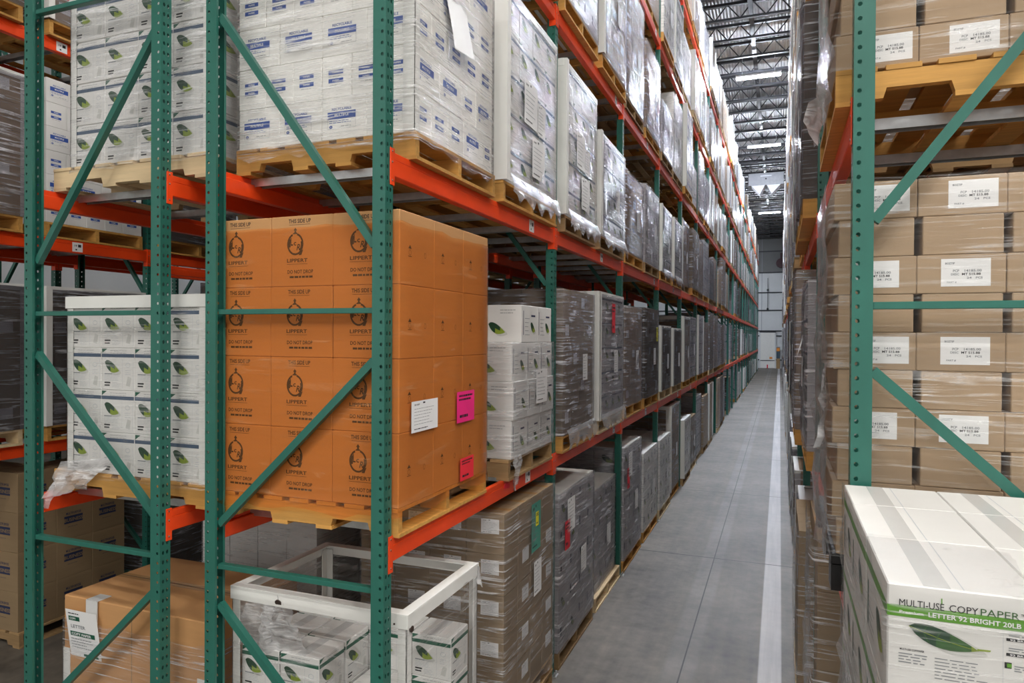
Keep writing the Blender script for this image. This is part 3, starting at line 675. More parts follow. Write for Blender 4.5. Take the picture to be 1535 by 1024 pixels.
# ------------------------------------------------------------------ rack steel
def post_mesh(h, holes=True):
    mb = MB(); n = int(h/HOLE); t = 0.0025
    def cell(pt, s0, s1, z0, z1, hs, hw, hh):
        ang = [PI/4*k for k in range(8)]
        hc = (z0+z1)/2; vs = []
        outer = [(s1, hc), (s1, z1), (hs, z1), (s0, z1), (s0, hc), (s0, z0), (hs, z0), (s1, z0)]
        for k in range(8):
            a = ang[k]; hx = hs+hw*math.cos(a); hz = hc+hh*math.sin(a)
            vs.append(pt(outer[k][0], outer[k][1], 0)); vs.append(pt(hx, hz, 0)); vs.append(pt(outer[k][0], outer[k][1], t)); vs.append(pt(hx, hz, t))
        fs = []
        for k in range(8):
            m = (k+1) % 8
            fs.append((4*k, 4*m, 4*m+1, 4*k+1)); fs.append((4*k+2, 4*k+3, 4*m+3, 4*m+2)); fs.append((4*k+1, 4*m+1, 4*m+3, 4*k+3))
        mb.faces(vs, fs, 'green_paint')
    web = lambda s, z, o: (-o, s, z)
    near = lambda s, z, o: (-s, o, z)
    far = lambda s, z, o: (-s, CW-o, z)
    for k in range(n):
        z0, z1 = k*HOLE, (k+1)*HOLE
        for a, b in ((0.0, 0.5), (0.5, 1.0)): cell(web, CW*a, CW*b, z0, z1, CW*(a+b)/2+(0.004 if a == 0 else -0.004), 0.0074, 0.0108)
        for fn in (near, far): cell(fn, 0.0, 0.038, z0, z1, 0.0185, 0.0078, 0.0082)
    H = n*HOLE
    mb.box(-CW, -0.038, 0, t, 0, H, 'green_paint'); mb.box(-CW, -0.038, CW-t, CW, 0, H, 'green_paint')
    mb.box(-CW, -CW+t, t, 0.014, 0, H, 'green_paint'); mb.box(-CW, -CW+t, CW-0.014, CW-t, 0, H, 'green_paint')
    return mb.mesh('post')
POST = post_mesh(POST_H)
mb = MB(); mb.box(-D+CW+0.001, -CW-0.001, CW/2-0.0175, CW/2+0.0175, 0, 0.026, 'green_paint', 0.002); mb.box(-CW-0.001, -CW+0.03, CW/2-0.018, CW/2-0.0175, 0.004, 0.022, 'green_paint'); STRUT = mb.mesh('strut')
STRUT_Z = [0.226, 1.522, 2.818, 4.56, 6.30, 8.04, 9.50]
BR = [(0.50, 1.34), (2.60, 1.75), (3.13, 4.33), (6.05, 4.85), (6.60, 7.80), (9.25, 8.32)]
BRM = []
for zf, zb_ in BR:
    mb = MB(); mb.bar((-CW-0.004, CW/2, zf), (-D+CW+0.004, CW/2, zb_), 0.032, 0.036, 'green_paint'); BRM.append(mb.mesh('brace'))
mb = MB(); mb.box(-CW-0.02, 0.04, -0.004, CW+0.004, 0, 0.008, 'steel_bolt'); mb.cyl((0.022, CW-0.012, 0.008), (0.022, CW-0.012, 0.035), 0.007, 'steel_bolt', 6); mb.cyl((0.022, 0.012, 0.008), (0.022, 0.012, 0.035), 0.007, 'steel_bolt', 6); FOOT = mb.mesh('foot_plate')
mb = MB()
for z in STRUT_Z: mb.box(-D+CW, -CW, CW/2-0.0175, CW/2+0.0175, z, z+0.026, 'green_paint')
for zf, zb_ in BR: mb.bar((-CW, CW/2, zf), (-D+CW, CW/2, zb_), 0.032, 0.036, 'green_paint')
BRACING = mb.mesh('bracing')
def upright(x, y, flip, label, full=True):
    t = empty('upright_frame', (x, y+(CW if flip else 0), 0), PI if flip else 0)
    for (lx, ly, rz) in ((0, 0, 0), (-D, CW, PI)):
        link('post', POST, t, (lx, ly, 0.008), rz); link('foot_plate', FOOT, t, (lx, ly, 0), rz)
    if full:
        for z in STRUT_Z:
            if z < 6: link('strut', STRUT, t, (0, 0, z))
        for k, b in enumerate(BRM):
            if k < 4: link('brace', b, t)
    else: link('bracing', BRACING, t)
    tag(t, label, 'rack upright', 'green upright frames of the racks')
ORD = ['first', 'second', 'third', 'fourth', 'fifth', 'sixth', 'seventh', 'eighth', 'ninth', 'tenth', 'eleventh', 'twelfth', 'thirteenth', 'fourteenth', 'fifteenth', 'sixteenth', 'seventeenth', 'eighteenth', 'nineteenth', 'twentieth', 'twenty-first', 'twenty-second', 'twenty-third', 'twenty-fourth', 'twenty-fifth']
LVN = ['floor level', 'lowest beam level', 'second beam level', 'third beam level', 'fourth beam level', 'top beam level']
RACKS = {'A': (XA, False, 'left rack'), 'B': (XB-D, True, 'rack backing onto the left one'), 'C': (XC, False, 'far left rack'), 'R': (XR, True, 'right rack'), 'S': (XS+D, False, 'rack behind the right one')}
for n in range(NB):
    y = Y0+P*n; nth = ORD[n]
    upright(XA, y, False, 'green rack frame along the left side of the aisle, %s from the camera' % nth if n else 'green rack frame at the near end of the left rack, beside the orange load', n < 7)
    upright(XR, y, True, 'green rack frame along the right side of the aisle, %s from the camera' % nth if n else 'green rack frame behind the copy paper stack at the right', n < 5)
    if n < 7: upright(XB-D, y, True, 'green rack frame at the near left, before the gaylord carton' if n == 0 else 'green rack frame backing onto the left rack, %s from the camera' % nth, n < 3)
    if 0 < n < 5: upright(XC, y, False, 'green rack frame across the far left aisle, %s from the camera' % nth, n < 3)
    if 0 < n < 3: upright(XC-D-0.30-D, y, True, 'green rack frame behind the far left rack, %s from the camera' % nth, n < 2)
    if 0 < n < 3: upright(XS+D, y, False, 'green rack frame behind the right rack, %s from the camera' % nth, False)

# beams: local front face at x=0 facing +x, running along +y from the column, top at z=0
mb = MB(); L = P-CW
mb.box(-0.052, 0.0, CW+0.001, P-0.001, -BH, -0.034, 'orange_paint', 0.004); mb.box(-0.030, 0.0, CW+0.001, P-0.001, -0.036, 0, 'orange_paint', 0.004)
BEAM = mb.mesh('load_beam')
def conn(y0, y1, yl0, yl1):
    mb = MB(); mb.box(0.0008, 0.005, y0, y1, -BH-0.045, 0.014, 'orange_paint', 0.0012); mb.box(-0.05, 0.005, yl0, yl1, -BH-0.045, 0.014, 'orange_paint')
    ym = (y0+y1)/2
    for z in (0.0, -0.05, -0.135): mb.cyl((0.004, ym, z), (0.0062, ym, z), 0.0052, 'steel_bolt', 8); mb.cyl((0.0062, ym, z-0.003), (0.0066, ym, z-0.003), 0.0034, 'hole_dark', 8)
    return mb.mesh('beam_connector')
C1 = conn(0.036, CW+0.004, CW+0.0008, CW+0.006); C2 = conn(P-0.004, P+0.0316, P-0.006, P-0.0008)
def beam(x, y, z, flip, label, sticker=None):
    t = link('load_beam', BEAM, None, (x, y+((P+CW) if flip else 0), z), PI if flip else 0)
    link('beam_connector', C1, t); link('beam_connector', C2, t)
    if sticker is not None: label_child(t, 'location_label', 0.10, 0.085, 'loc', 'paper_white', (0.0005, sticker, -BH/2), 0, 'white location label')
    tag(t, label, 'rack beam', 'orange load beams of the racks')
for n in range(NB-1):
    y = Y0+P*n
    for l in range(1, 6):
        z = LV[l]
        # (rack, face x, flip, text, max bay)
        for rk, bx, fl, tx, mxn in (('A', XA, False, 'aisle side of left rack', 23), ('R', XR, True, 'aisle side of right rack', 16), ('A', XA-D, True, 'rear of left rack', 5),
                                    ('B', XB, False, 'flue side of second row left', 5), ('B', XB-D, True, 'aisle side of second row left', 5), ('R', XR+D, False, 'rear of right rack', 2),
                                    ('C', XC, False, 'far left rack front', 4), ('C', XC-D, True, 'far left rack rear', 2), ('C', XC-D-0.3, False, 'row behind far left rack', 2), ('S', XS, True, 'row behind right rack', 2)):
            if n >= mxn or (rk in 'BCS' and l > 3) or (rk == 'R' and n > 9 and l < 1): continue
            if not inview(bx-.05, bx+.05, y, y+P, z-BH, z, 60): continue
            st = None
            if rk in 'AR' and bx in (XA, XR) and n < 8: st = P*0.62 if (n+l) % 2 else P*0.86
            if rk == 'C' and bx == XC and l < 4: st = P*0.70 if l != 3 else P*0.64
            if rk == 'A' and n == 0 and bx == XA: st = {1: 1.93, 2: 1.98}.get(l, st)
            beam(bx, y, z, fl, 'orange steel beam, %s, %s, %s bay from camera' % (tx, LVN[l], ORD[n]), (P+CW-st if fl else st) if st else None)
# galvanised support bars between the beams
mb = MB(); mb.box(-D+0.056, -0.056, -0.03, 0.03, -0.006, -0.002, 'galvanised'); mb.box(-D+0.056, -0.056, -0.03, -0.026, -0.045, -0.006, 'galvanised'); mb.box(-D+0.056, -0.056, 0.026, 0.03, -0.045, -0.006, 'galvanised'); mb.box(-0.056, -0.031, -0.03, 0.03, -0.0335, -0.002, 'galvanised'); mb.box(-D+0.031, -D+0.056, -0.03, 0.03, -0.0335, -0.002, 'galvanised')
BARM = mb.mesh('support_bar')
for rk, ns in (('A', (0, 1, 2)), ('B', (0, 1)), ('R', (0, 1)), ('C', (0,))):
    bx, fl, tx = RACKS[rk]
    for n in ns:
        for l in (1, 2, 3):
            for q, dy in enumerate((0.32, 0.92, 1.66, 2.25)):
                y = Y0+P*n+dy
                if rk == 'A' and l == 3 and n == 0: pass
                if not inview(bx-1.05, bx+1.05, y, y+0.06, LV[l]-.05, LV[l], 30): continue
                o = link('support_bar', BARM, None, (bx, y, LV[l]), PI if fl else 0)
                tag(o, 'galvanised bar under pallets, %s, %s, %s bay, %s along' % (tx if rk != 'B' else 'second row left', LVN[l], ORD[n], ORD[q]), 'support bar', 'galvanised pallet support bars')

# ------------------------------------------------------------------ individual cartons near the camera
NCART = [0]
SRC = {}
def carton(key, maker, loc, rz, label, group, jit=0.0007, name='carton'):
    if key not in SRC: SRC[key] = maker()
    o = link(name, SRC[key], None, (loc[0]+RND.uniform(-jit, jit), loc[1]+RND.uniform(-jit, jit), loc[2]), rz+RND.uniform(-1, 1)*jit)
    tag(o, label, 'carton', group); NCART[0] += 1
    return o
def rown(k, n):
    t = n-1-k
    return 'top row' if t == 0 else ('bottom row' if k == 0 else ('%s row down' % ORD[t]))
def coln(i, n):
    return 'leftmost' if i == 0 else ('rightmost' if i == n-1 else '%s from left' % ORD[i])
G = 0.0015
# --- orange-wrapped cartons, lowest beam level of the left rack
PZ1 = LV[1]+PH; PZ2 = LV[2]+PH; PZ3 = LV[3]+PH
pallet((-2.20, 3.32, LV[1]), 'yellowish pallet under the orange-wrapped cartons', 1.10, 1.03, 'wood_yellow')
w, d, h = 0.370, 0.345, 0.3495
for k in range(4):
    for j in range(3):
        for i in range(3):
            if not (j == 0 or i == 2): continue
            lb = ('orange-wrapped brown carton with round badge, %s, %s facing the cross aisle' % (rown(k, 4), coln(i, 3))) if j == 0 else ('orange-wrapped brown carton on the aisle side, %s, %s from the corner' % (rown(k, 4), ORD[j]))
            carton('lip', lambda: lippert_carton(w-G, d-G, h-0.0005), (-2.756+w*(i+.5), 2.802+d*(j+.5), PZ1+h*k), 0, lb, 'orange-wrapped cartons', 0.001)
t = empty('stretch_wrap', (-2.201, 3.3195, 0)); link('film', film_mesh(1.11, 1.035, PZ1-0.003, PZ1+4*h-0.055, 'film_orange', 3, 0.07, 0.10, 0.003), t)
label_child(t, 'packing_slip', 0.27, 0.15, 'ship', 'paper_white', (0.571, -0.295, 2.325), 0, 'white packing slip')
label_child(t, 'note', 0.225, 0.17, 'note', 'paper_pink', (0.571, 0.18, 2.325), 0, 'bright pink note')
label_child(t, 'note', 0.175, 0.125, 'note', 'paper_red', (0.571, 0.20, 1.977), 0, 'small red note')
tag(t, 'orange tinted stretch film round the stack of badge cartons', 'stretch film')
# --- white cartons beside it
pallet((-2.17, 4.64, LV[1]), 'pallet under the white cartons right of the orange load', 1.06, 0.92, 'wood_brown')
h = 0.256; w = 0.35; d = 0.283
for k in range(4):
    nd = 3 if k < 3 else 2; dd = d if k < 3 else 0.325; ys = 4.205 if k < 3 else 4.385
    for j in range(nd):
        for i in range(3):
            if not (j == 0 or i == 2): continue
            lb = ('loosely stacked white carton by the orange load, %s, %s' % (rown(k, 4), coln(i, 3))) if j == 0 else ('loosely stacked white carton by the orange load, %s, aisle side, %s from corner' % (rown(k, 4), ORD[j]))
            carton('wh%d' % (k // 3), lambda: plain_white_carton(w-G, dd-G, h-0.001), (-2.68+w*(i+.5)+(0.012 if k == 1 else 0), ys+dd*(j+.5), PZ1+h*k), 0, lb, 'loose white cartons', 0.0007)
t = empty('stretch_wrap', (-2.155, 4.63, 0)); link('film', film_mesh(1.075, 0.862, PZ1, PZ1+3*h, 'film_clear', 5, 0.0, 0.1, 0.004), t)
label_child(t, 'packing_slip', 0.24, 0.24, 'ship', 'paper_white', (0.5515, 0.11, 2.36), 0, 'white packing slip')
film_sheet('film_tail', t, [(0.545, -0.42, 1.70), (0.545, -0.38, 1.70), (0.55, -0.30, 1.93), (0.55, -0.42, 1.93)], 4, 6, 'film_milky', 0.01, 3)
tag(t, 'clear film with hanging tail round the loose white cartons', 'stretch film')
mb = MB(); mb.prism([(-0.045, 0), (0.05, -0.012), (0.06, 0.012), (0.0, 0.032), (-0.04, 0.03)], (0, 0, 0), (0, 1, 0), (0, 0, 1), (1, 0, 0), 0.003, 'paper_red'); o = link('red_tag', mb.mesh('red_tag'), None, (XA+0.006, 4.22, 1.722)); tag(o, 'crumpled red tag on the orange beam below the white cartons', 'tag')
# --- blue label cartons, second beam level
pallet((-2.185, 3.43, LV[2]), 'wooden pallet under the white cartons with blue labels', 1.09, 0.99, 'wood_yellow')
x0, x1, y0 = -2.715, -1.648, 2.935; W = x1-x0; h = 0.212
SIDE = {0: (0.178, 0.19, 0.19, 0.265, 0.14), 1: (0.265, 0.265, 0.19, 0.243), 2: (0.178, 0.19, 0.19, 0.205, 0.2), 3: (0.265, 0.265, 0.215, 0.218), 4: (0.178, 0.19, 0.265, 0.33)}
for k in range(5):
    wide = k % 2 == 0; nc = 4 if wide else 6; cw = W/nc; sd = SIDE[k]
    for i in range(nc):
        carton('bl%d%.3f' % (nc, sd[0]), lambda: blue_carton(cw-G, sd[0]-G, h-0.001, 'carton_bright'), (x0+cw*(i+.5), y0+sd[0]/2, PZ2+h*k), 0,
               'white carton with blue label, %s, %s facing the cross aisle' % (rown(k, 5), coln(i, nc)), 'white cartons with blue labels', 0.001)
    yy = y0+sd[0]
    for j, s_ in enumerate(sd[1:]):
        carton('bs%.3f' % s_, lambda: blue_carton(0.265-G, s_-G, h-0.001, 'carton_bright'), (x1-0.1325, yy+s_/2, PZ2+h*k), 0,
               'white carton with blue label, %s, aisle side, %s behind the corner' % (rown(k, 5), ORD[j]), 'white cartons with blue labels', 0.001); yy += s_
t = empty('stretch_wrap', ((x0+x1)/2, 3.417, 0)); link('film', film_mesh(W+0.012, 0.975, PZ2-0.002, PZ2+5*h, 'film_streak', 8, 0.09, 0.08, 0.006), t)
mb = MB(); mb.box(W/2-0.06, W/2+0.0045, -0.486, -0.482, PZ2+0.004, PZ2+5*h, 'white_board'); mb.box(W/2+0.0015, W/2+0.0045, -0.486, -0.435, PZ2+0.004, PZ2+5*h, 'white_board'); link('corner_board', mb.mesh('corner_board'), t)
mb = MB(); vs = []
for j in range(9):
    for i in range(3):
        z = 4.70-0.46*j/8; vs.append((W/2+0.014+0.05*(j/8)**3-0.006*math.sin(j*0.8), -0.19+0.125*i+(0.02*j/8), z-0.03*(1-i/2)*(j == 8)))
mb.faces(vs, [(j*3+i, j*3+i+1, j*3+i+4, j*3+i+3) for j in range(8) for i in range(2)], 'paper_white', True); o = link('packing_slip', mb.mesh('packing_slip'), t); o['label'] = 'white curling paper sheet'
tag(t, 'clear film with curling paper sheet round the blue label cartons', 'stretch film')

# --- edge board frame with green striped copy paper on the floor, left rack
def edge_frame(name, x0, x1, y0, y1, z0, z1, label, bw=0.062, film=None, front_only=False):
    t = empty(name, ((x0+x1)/2, (y0+y1)/2, z0)); hw, hd, H = (x1-x0)/2, (y1-y0)/2, z1-z0; th = 0.006
    for sx in (-1, 1):
        for sy in (-1, 1):
            mb = MB(); xa, xb = sorted((sx*hw, sx*(hw-bw*0.75))); ya, yb = sorted((sy*hd, sy*(hd-th))); mb.box(xa, xb, ya, yb, 0, H-bw*0.5, 'white_board', 0.001)
            xa, xb = sorted((sx*hw, sx*(hw-th))); ya, yb = sorted((sy*hd, sy*(hd-bw*0.75))); mb.box(xa, xb, ya, yb, 0, H-bw*0.5, 'white_board', 0.001); link('corner_post', mb.mesh('corner_post'), t)
    for sy in (-1, 1):
        mb = MB(); ya, yb = sorted((sy*(hd+0.001), sy*(hd+0.006))); mb.box(-hw-0.008, hw+0.008, ya, yb, H-bw, H, 'white_board', 0.001); ya, yb = sorted((sy*(hd+0.006), sy*(hd-bw*0.8))); mb.box(-hw-0.008, hw+0.008, ya, yb, H, H+0.005, 'white_board', 0.001); link('top_rail', mb.mesh('top_rail'), t)
    for sx in (-1, 1):
        mb = MB(); xa, xb = sorted((sx*(hw+0.001), sx*(hw+0.006))); mb.box(xa, xb, -hd+0.001, hd-0.001, H-bw, H, 'white_board', 0.001); xa, xb = sorted((sx*(hw+0.006), sx*(hw-bw*0.8))); mb.box(xa, xb, -hd+bw*0.8, hd-bw*0.8, H+0.0002, H+0.0048, 'white_board', 0.001); link('top_rail', mb.mesh('top_rail'), t)
    if film: link('stretch_wrap', film_mesh(2*hw, 2*hd, 0.0, H-bw, film, 4, 0.04, 0.09, 0.010), t)
    tag(t, label, 'edge board frame'); return t
t = edge_frame('edge_board_frame', -2.683, -1.634, 2.862, 3.676, PH, 1.39, 'white edge board frame on the floor, half empty, with torn film', 0.065, 'film_light')
film_sheet('torn_film', t, [(-0.40, -0.38, 0.92), (-0.12, -0.32, 0.93), (-0.20, -0.405, 1.25), (-0.30, -0.405, 1.26)], 7, 9, 'film_milky', 0.016, 5)
film_sheet('torn_film', t, [(-0.52, -0.38, 0.95), (-0.30, -0.36, 0.97), (-0.26, -0.40, 1.23), (-0.50, -0.40, 1.24)], 7, 7, 'film_milky', 0.012, 9)
film_sheet('film_tail', t, [(0.525, 0.40, 1.15), (0.56, 0.40, 1.13), (0.545, 0.40, 1.24), (0.53, 0.40, 1.25)], 3, 4, 'film_milky', 0.006, 2)
mb = MB(); mb.cyl((-0.22, -0.411, 1.212), (-0.22, -0.416, 1.21), 0.020, 'ink_brown', 9); mb.cyl((0.524, -0.37, 1.18), (0.534, -0.37, 1.18), 0.016, 'ink_brown', 9); mb.cyl((0.46, -0.411, 1.21), (0.46, -0.415, 1.21), 0.005, 'ink_brown', 7); link('staple', mb.mesh('staple'), t)
pallet((-2.16, 3.27, 0), 'pallet under the half empty white edge board frame', 1.05, 0.82, 'wood_brown')
w, d, h = 0.243, 0.22, 0.2345
for i in range(4):
    for j in range(3):
        nk = 4 if i < 2 or j == 2 else (3 if i == 2 else 2)
        for k in range(nk):
            vis = k == nk-1 or j == 0 or (i == 1 and j < 3 and k >= 2) or (j == 2 and k >= 2)
            if not vis or (k == 0 and nk > 1): 
                if k > 0 or j > 0: continue
            carton('grn', lambda: leaf_carton(w-G, d-G, h-0.001, 'stripe_teal'), (-2.66+w*1.035*(i+.5)+(0.01 if i > 1 else 0), 2.895+d*1.06*(j+.5), PH+h*k), 0,
                   'green striped leaf carton inside white frame, %s up, %s column, %s deep' % (ORD[k], coln(i, 4), ORD[j]), 'green striped copy paper cartons', 0.0007)
# --- brown labelled cartons behind it
for q in range(2): pallet((-2.15, 4.57, PH*q), 'lower pallet under the brown labelled cartons on the floor' if q == 0 else 'upper pallet under the brown labelled cartons on the floor', 1.06, 1.02, 'wood_brown')
w, d, h = 0.265, 0.255, 0.263
for k in range(5):
    for i in range(4):
        for j in range(4):
            if not (j == 0 or i == 3 or k == 4): continue
            lb = 'brown labelled floor carton past white frame, %s, %s, %s' % (rown(k, 5), coln(i, 4), 'front' if j == 0 else ORD[j]+' behind')
            o = carton('brl', lambda: kraft_carton(w-G, d-G, h-0.001, 'carton_dull'), (-2.68+w*(i+.5), 4.062+d*(j+.5), 2*PH+h*k), 0, lb, 'brown labelled cartons on the floor')
            if j == 0: label_child(o, 'shipping_label', 0.125, 0.092, 'ship', 'paper_white', (0.035, -d/2+G/2, h*0.68), RX_FRONT, 'white printed label')
            elif i == 3 and j in (1, 3) and k < 4: label_child(o, 'shipping_label', 0.125, 0.092, 'ship', 'paper_white', (w/2-G/2, 0.02, h*0.6), 0, 'white printed label')
t = empty('stretch_wrap', (-2.15, 4.572, 0)); link('film', film_mesh(1.068, 1.03, 2*PH, 2*PH+5*h+0.004, 'film_clear', 11, 0.05, 0.1, 0.006), t)
label_child(t, 'note', 0.19, 0.34, 'plain', 'paper_teal', (0.5475, 0.06, 1.37), 0, 'teal paper sheet'); label_child(t, 'note', 0.06, 0.10, 'note', 'paper_yellow', (0.549, 0.08, 1.42), 0, 'small yellow note'); label_child(t, 'packing_slip', 0.16, 0.24, 'ship', 'paper_white', (0.5475, 0.10, 1.0), 0, 'white packing slip')
tag(t, 'clear film with teal sheet round the brown labelled floor cartons', 'stretch film')

# --- second row left: big carton, leaf cartons
pallet((-3.42, 3.25, 0), 'pallet under the big brown carton at bottom left', 1.06, 0.78, 'wood_brown')
mb = MB(); mb.box(-0.545, 0.545, -0.38, 0.38, 0, 1.03, 'carton_kraft', 0.006); F = faces_of(mb, 1.09, 0.76, 1.03)
F['top'].rect(0.0, 0.377, 1.09, 0.383, 'ink_brown'); F['top'].rect(0.003, 0.345, 1.087, 0.415, 'tape_clear', -0.4); F['front'].rect(0.545, 0.0, 0.55, 1.02, 'carton_dull')
o = link('gaylord_carton', mb.mesh('gaylord_carton'), None, (-3.412, 3.245, PH)); tag(o, 'big brown carton with film and taped paper sheet, bottom left', 'carton')
o2 = link('stretch_wrap', film_mesh(1.10, 0.77, 0.0, 0.90, 'film_clear', 21, 0.05, 0.09, 0.006), o)
mb = MB()
for sx in (-1, 1):
    xa, xb = sorted((sx*0.549, sx*0.49)); mb.box(xa, xb, -0.3845, -0.381, 0, 0.72, 'white_board'); xa, xb = sorted((sx*0.5455, sx*0.549)); mb.box(xa, xb, -0.3845, -0.33, 0, 0.72, 'white_board')
link('corner_board', mb.mesh('corner_board'), o)
mb = MB(); mb.box(-0.002, 0, -0.125, 0.125, -0.15, 0.15, 'paper_white'); f = Face(mb, (0.0, -0.125, -0.15), (0, 1, 0), (0, 0, 1), 0.0008); f.rect(0.02, 0.235, 0.11, 0.262, 'stripe_teal'); f.text('COPY', 0.03, 0.242, 0.013, 'paper_white', None, 1); f.lines(0.02, 0.11, 0.268, 0.29, 1, 'ink_black', 0.006)
f.text('LETTER', 0.03, 0.19, 0.02, 'ink_grey', 0.12); f.rect(0.02, 0.14, 0.22, 0.168, 'stripe_teal'); f.text('COPY PAPER', 0.03, 0.146, 0.015, 'paper_white', 0.16, 1); f.lines(0.02, 0.2, 0.06, 0.13, 4, 'ink_grey', 0.005); f.rect(0.11, 0.02, 0.23, 0.035, 'stripe_teal')
s_ = link('packing_slip', mb.mesh('packing_slip'), o, (-0.36, -0.398, 0.82), RX_FRONT); s_.rotation_euler = (0, 0.13, RX_FRONT); s_['label'] = 'white paper sheet with green bars'
mb = MB(); mb.box(-0.045, 0.045, -0.394, -0.390, 0.90, 1.032, 'tape_white'); mb.box(-0.045, 0.045, -0.394, -0.30, 1.031, 1.034, 'tape_white'); link('tape', mb.mesh('tape'), o, (-0.30, 0, 0))
def leaf_block(x0, n, w, y0, d, z0, h, rows, where, grp, deep=1):
    for k in range(rows):
        for i in range(n):
            for j in range(deep):
                carton('lfs%.3f%.3f' % (w, d), lambda: leaf_carton(w-G, d-G, h-0.001, 'stripe_slate'), (x0+w*(i+.5), y0+d*(j+.5), z0+h*k), 0, 'slate striped leaf carton %s, %s, %s' % (where, rown(k, rows), coln(i, n)) + (', %s deep' % ORD[j] if deep > 1 else ''), grp, 0.001)
pallet((-3.45, 3.24, LV[1]), 'yellow pallet under the framed leaf cartons, left of the orange load', 1.20, 0.74, 'wood_yellow')
leaf_block(-3.925, 4, 0.261, 2.875, 0.36, PZ1, 0.243, 4, 'left of orange load', 'slate striped leaf cartons')
mb = MB(); mb.box(-1.04/2, 1.04/2, 0.0, 0.36, 0, 0.972, 'carton_white'); 
edge_frame('edge_board_frame', -3.937, -2.872, 2.866, 3.62, PZ1, 2.930, 'white edge board frame round leaf cartons, left of the orange load', 0.065, 'film_light')
t = empty('film_scrap', (-3.9, 2.84, LV[1]))
film_sheet('film', t, [(-0.13, -0.05, -0.03), (0.15, 0.0, 0.05), (0.42, 0.0, 0.25), (-0.05, 0.0, 0.19)], 10, 7, 'film_milky', 0.012, 6)
film_sheet('film_tail', t, [(-0.17, -0.05, -0.08), (-0.10, -0.05, -0.09), (0.03, 0.0, 0.15), (-0.04, 0.0, 0.16)], 4, 6, 'film_milky', 0.010, 7)
tag(t, 'bunched loose film hanging off the yellow pallet at left', 'film scrap')
pallet((-3.47, 3.28, LV[2]), 'pale new pallet under the upper leaf cartons at left', 1.20, 0.80, 'wood_pale')
leaf_block(-3.925, 4, 0.261, 2.895, 0.36, PZ2, 0.245, 4, 'on the pale upper pallet', 'slate striped leaf cartons')
t = edge_frame('edge_board_frame', -3.937, -2.872, 2.886, 3.66, PZ2, 4.735, 'white edge boards round the leaf cartons on the pale pallet', 0.06, 'film_clear')
mb = MB(); mb.box(-0.55, -0.47, -0.396, -0.390, 0.99, 1.012, 'paper_red'); mb.box(-0.30, -0.10, -0.396, -0.390, 1.005, 1.02, 'paper_red'); link('red_tape', mb.mesh('red_tape'), t)

# --- far left rack: brown cartons with navy labels on the floor, white ones above
pallet((-6.60, 4.52, 0), 'pallet under the navy label cartons, floor at far left', 1.04, 1.04, 'wood_brown')
w, d, h = 0.345, 0.347, 0.344
for k in range(4):
    for j in range(3):
        for i in range(3):
            if not (j == 0 or i == 2): continue
            carton('nav', lambda: blue_carton(w-G, d-G, h-0.001, 'carton_dull', ('front', 'right'), True), (-7.135+w*(i+.5), 4.0+d*(j+.5), PH+h*k), 0,
                   'navy label carton, floor at far left, %s, %s, %s deep' % (rown(k, 4), coln(i, 3), ORD[j]), 'brown cartons with navy labels', 0.0007)
pallet((-6.55, 4.68, LV[2]), 'pallet under the white cartons in the far left rack', 1.06, 0.99, 'wood_yellow')
h = 0.212
for k in range(6):
    sd = (0.265, 0.265, 0.22, 0.225) if k % 2 else (0.19, 0.19, 0.19, 0.19, 0.215)
    yy = 4.19
    for j, s_ in enumerate(sd):
        carton('bc%.3f' % s_, lambda: blue_carton(0.30-G, s_-G, h-0.001), (-6.02-0.15, yy+s_/2, PZ2+h*k), 0, 'white carton with blue label, far left rack, %s, %s from near edge' % (rown(k, 6), ORD[j]), 'white cartons in the far left rack', 0.001); yy += s_
# --- right rack: brown part cartons with white labels
mb = MB(); mb.box(-0.56, 0.56, -0.52, 0.52, 0.095, PH, 'black_plastic', 0.006)
for xx in (-0.50, 0, 0.50):
    for yy in (-0.46, 0, 0.46): mb.box(xx-0.06, xx+0.06, yy-0.06, yy+0.06, 0.02, 0.095, 'black_plastic')
for yy in (-0.46, 0, 0.46): mb.box(-0.56, 0.56, yy-0.06, yy+0.06, 0, 0.022, 'black_plastic')
o = link('plastic_pallet', mb.mesh('plastic_pallet'), None, (0.745, 3.36, LV[1])); tag(o, 'black plastic pallet under the brown part cartons at right', 'pallet')
pallet((0.745, 3.35, LV[2]), 'yellow wooden pallet under the upper part cartons at right', 1.12, 1.06, 'wood_yellow')
w, d, h = 0.272, 0.40, 0.1385
def part_cartons(z0, rows, base, where):
    for k in range(rows):
        lab = (rows-k) % 2 == base
        for i in range(4):
            for j in (0, 1):
                if j == 1 and (i > 0): continue
                ww = w-G if lab else w-0.026
                o = carton('pt%d' % lab, lambda: kraft_carton(ww, d-G, h-0.001), (0.186+w*(i+.5)+(0.0 if lab else 0.004), 2.85+d*(j+.5), z0+h*k), 0,
                           'brown part carton %s%s, %s, %s, %s deep' % (where, ' with label' if lab and j == 0 else '', rown(k, rows), coln(i, 4), ORD[j]), 'brown part cartons at the right', 0.0007)
                if lab and j == 0: label_child(o, 'part_label', 0.15, 0.098, 'part', 'paper_white', (0.022+RND.uniform(-0.02, 0.02), -d/2+G/2, h*0.53), RX_FRONT, 'white printed part label')
part_cartons(PZ1, 10, 1, 'on black pallet')
part_cartons(PZ2, 5, 1, 'on yellow pallet')
def fake_fill(x0, x1, y0, y1, z0, z1, mat='carton_brown'):
    pass
t = link('stretch_wrap', film_mesh(1.10, 0.83, PZ1, PZ1+10*h, 'film_light', 31, 0.0, 0.1, 0.008, 0.012), None, (0.730, 3.25, 0)); tag(t, 'clear film round the brown part cartons on black pallet', 'stretch film')
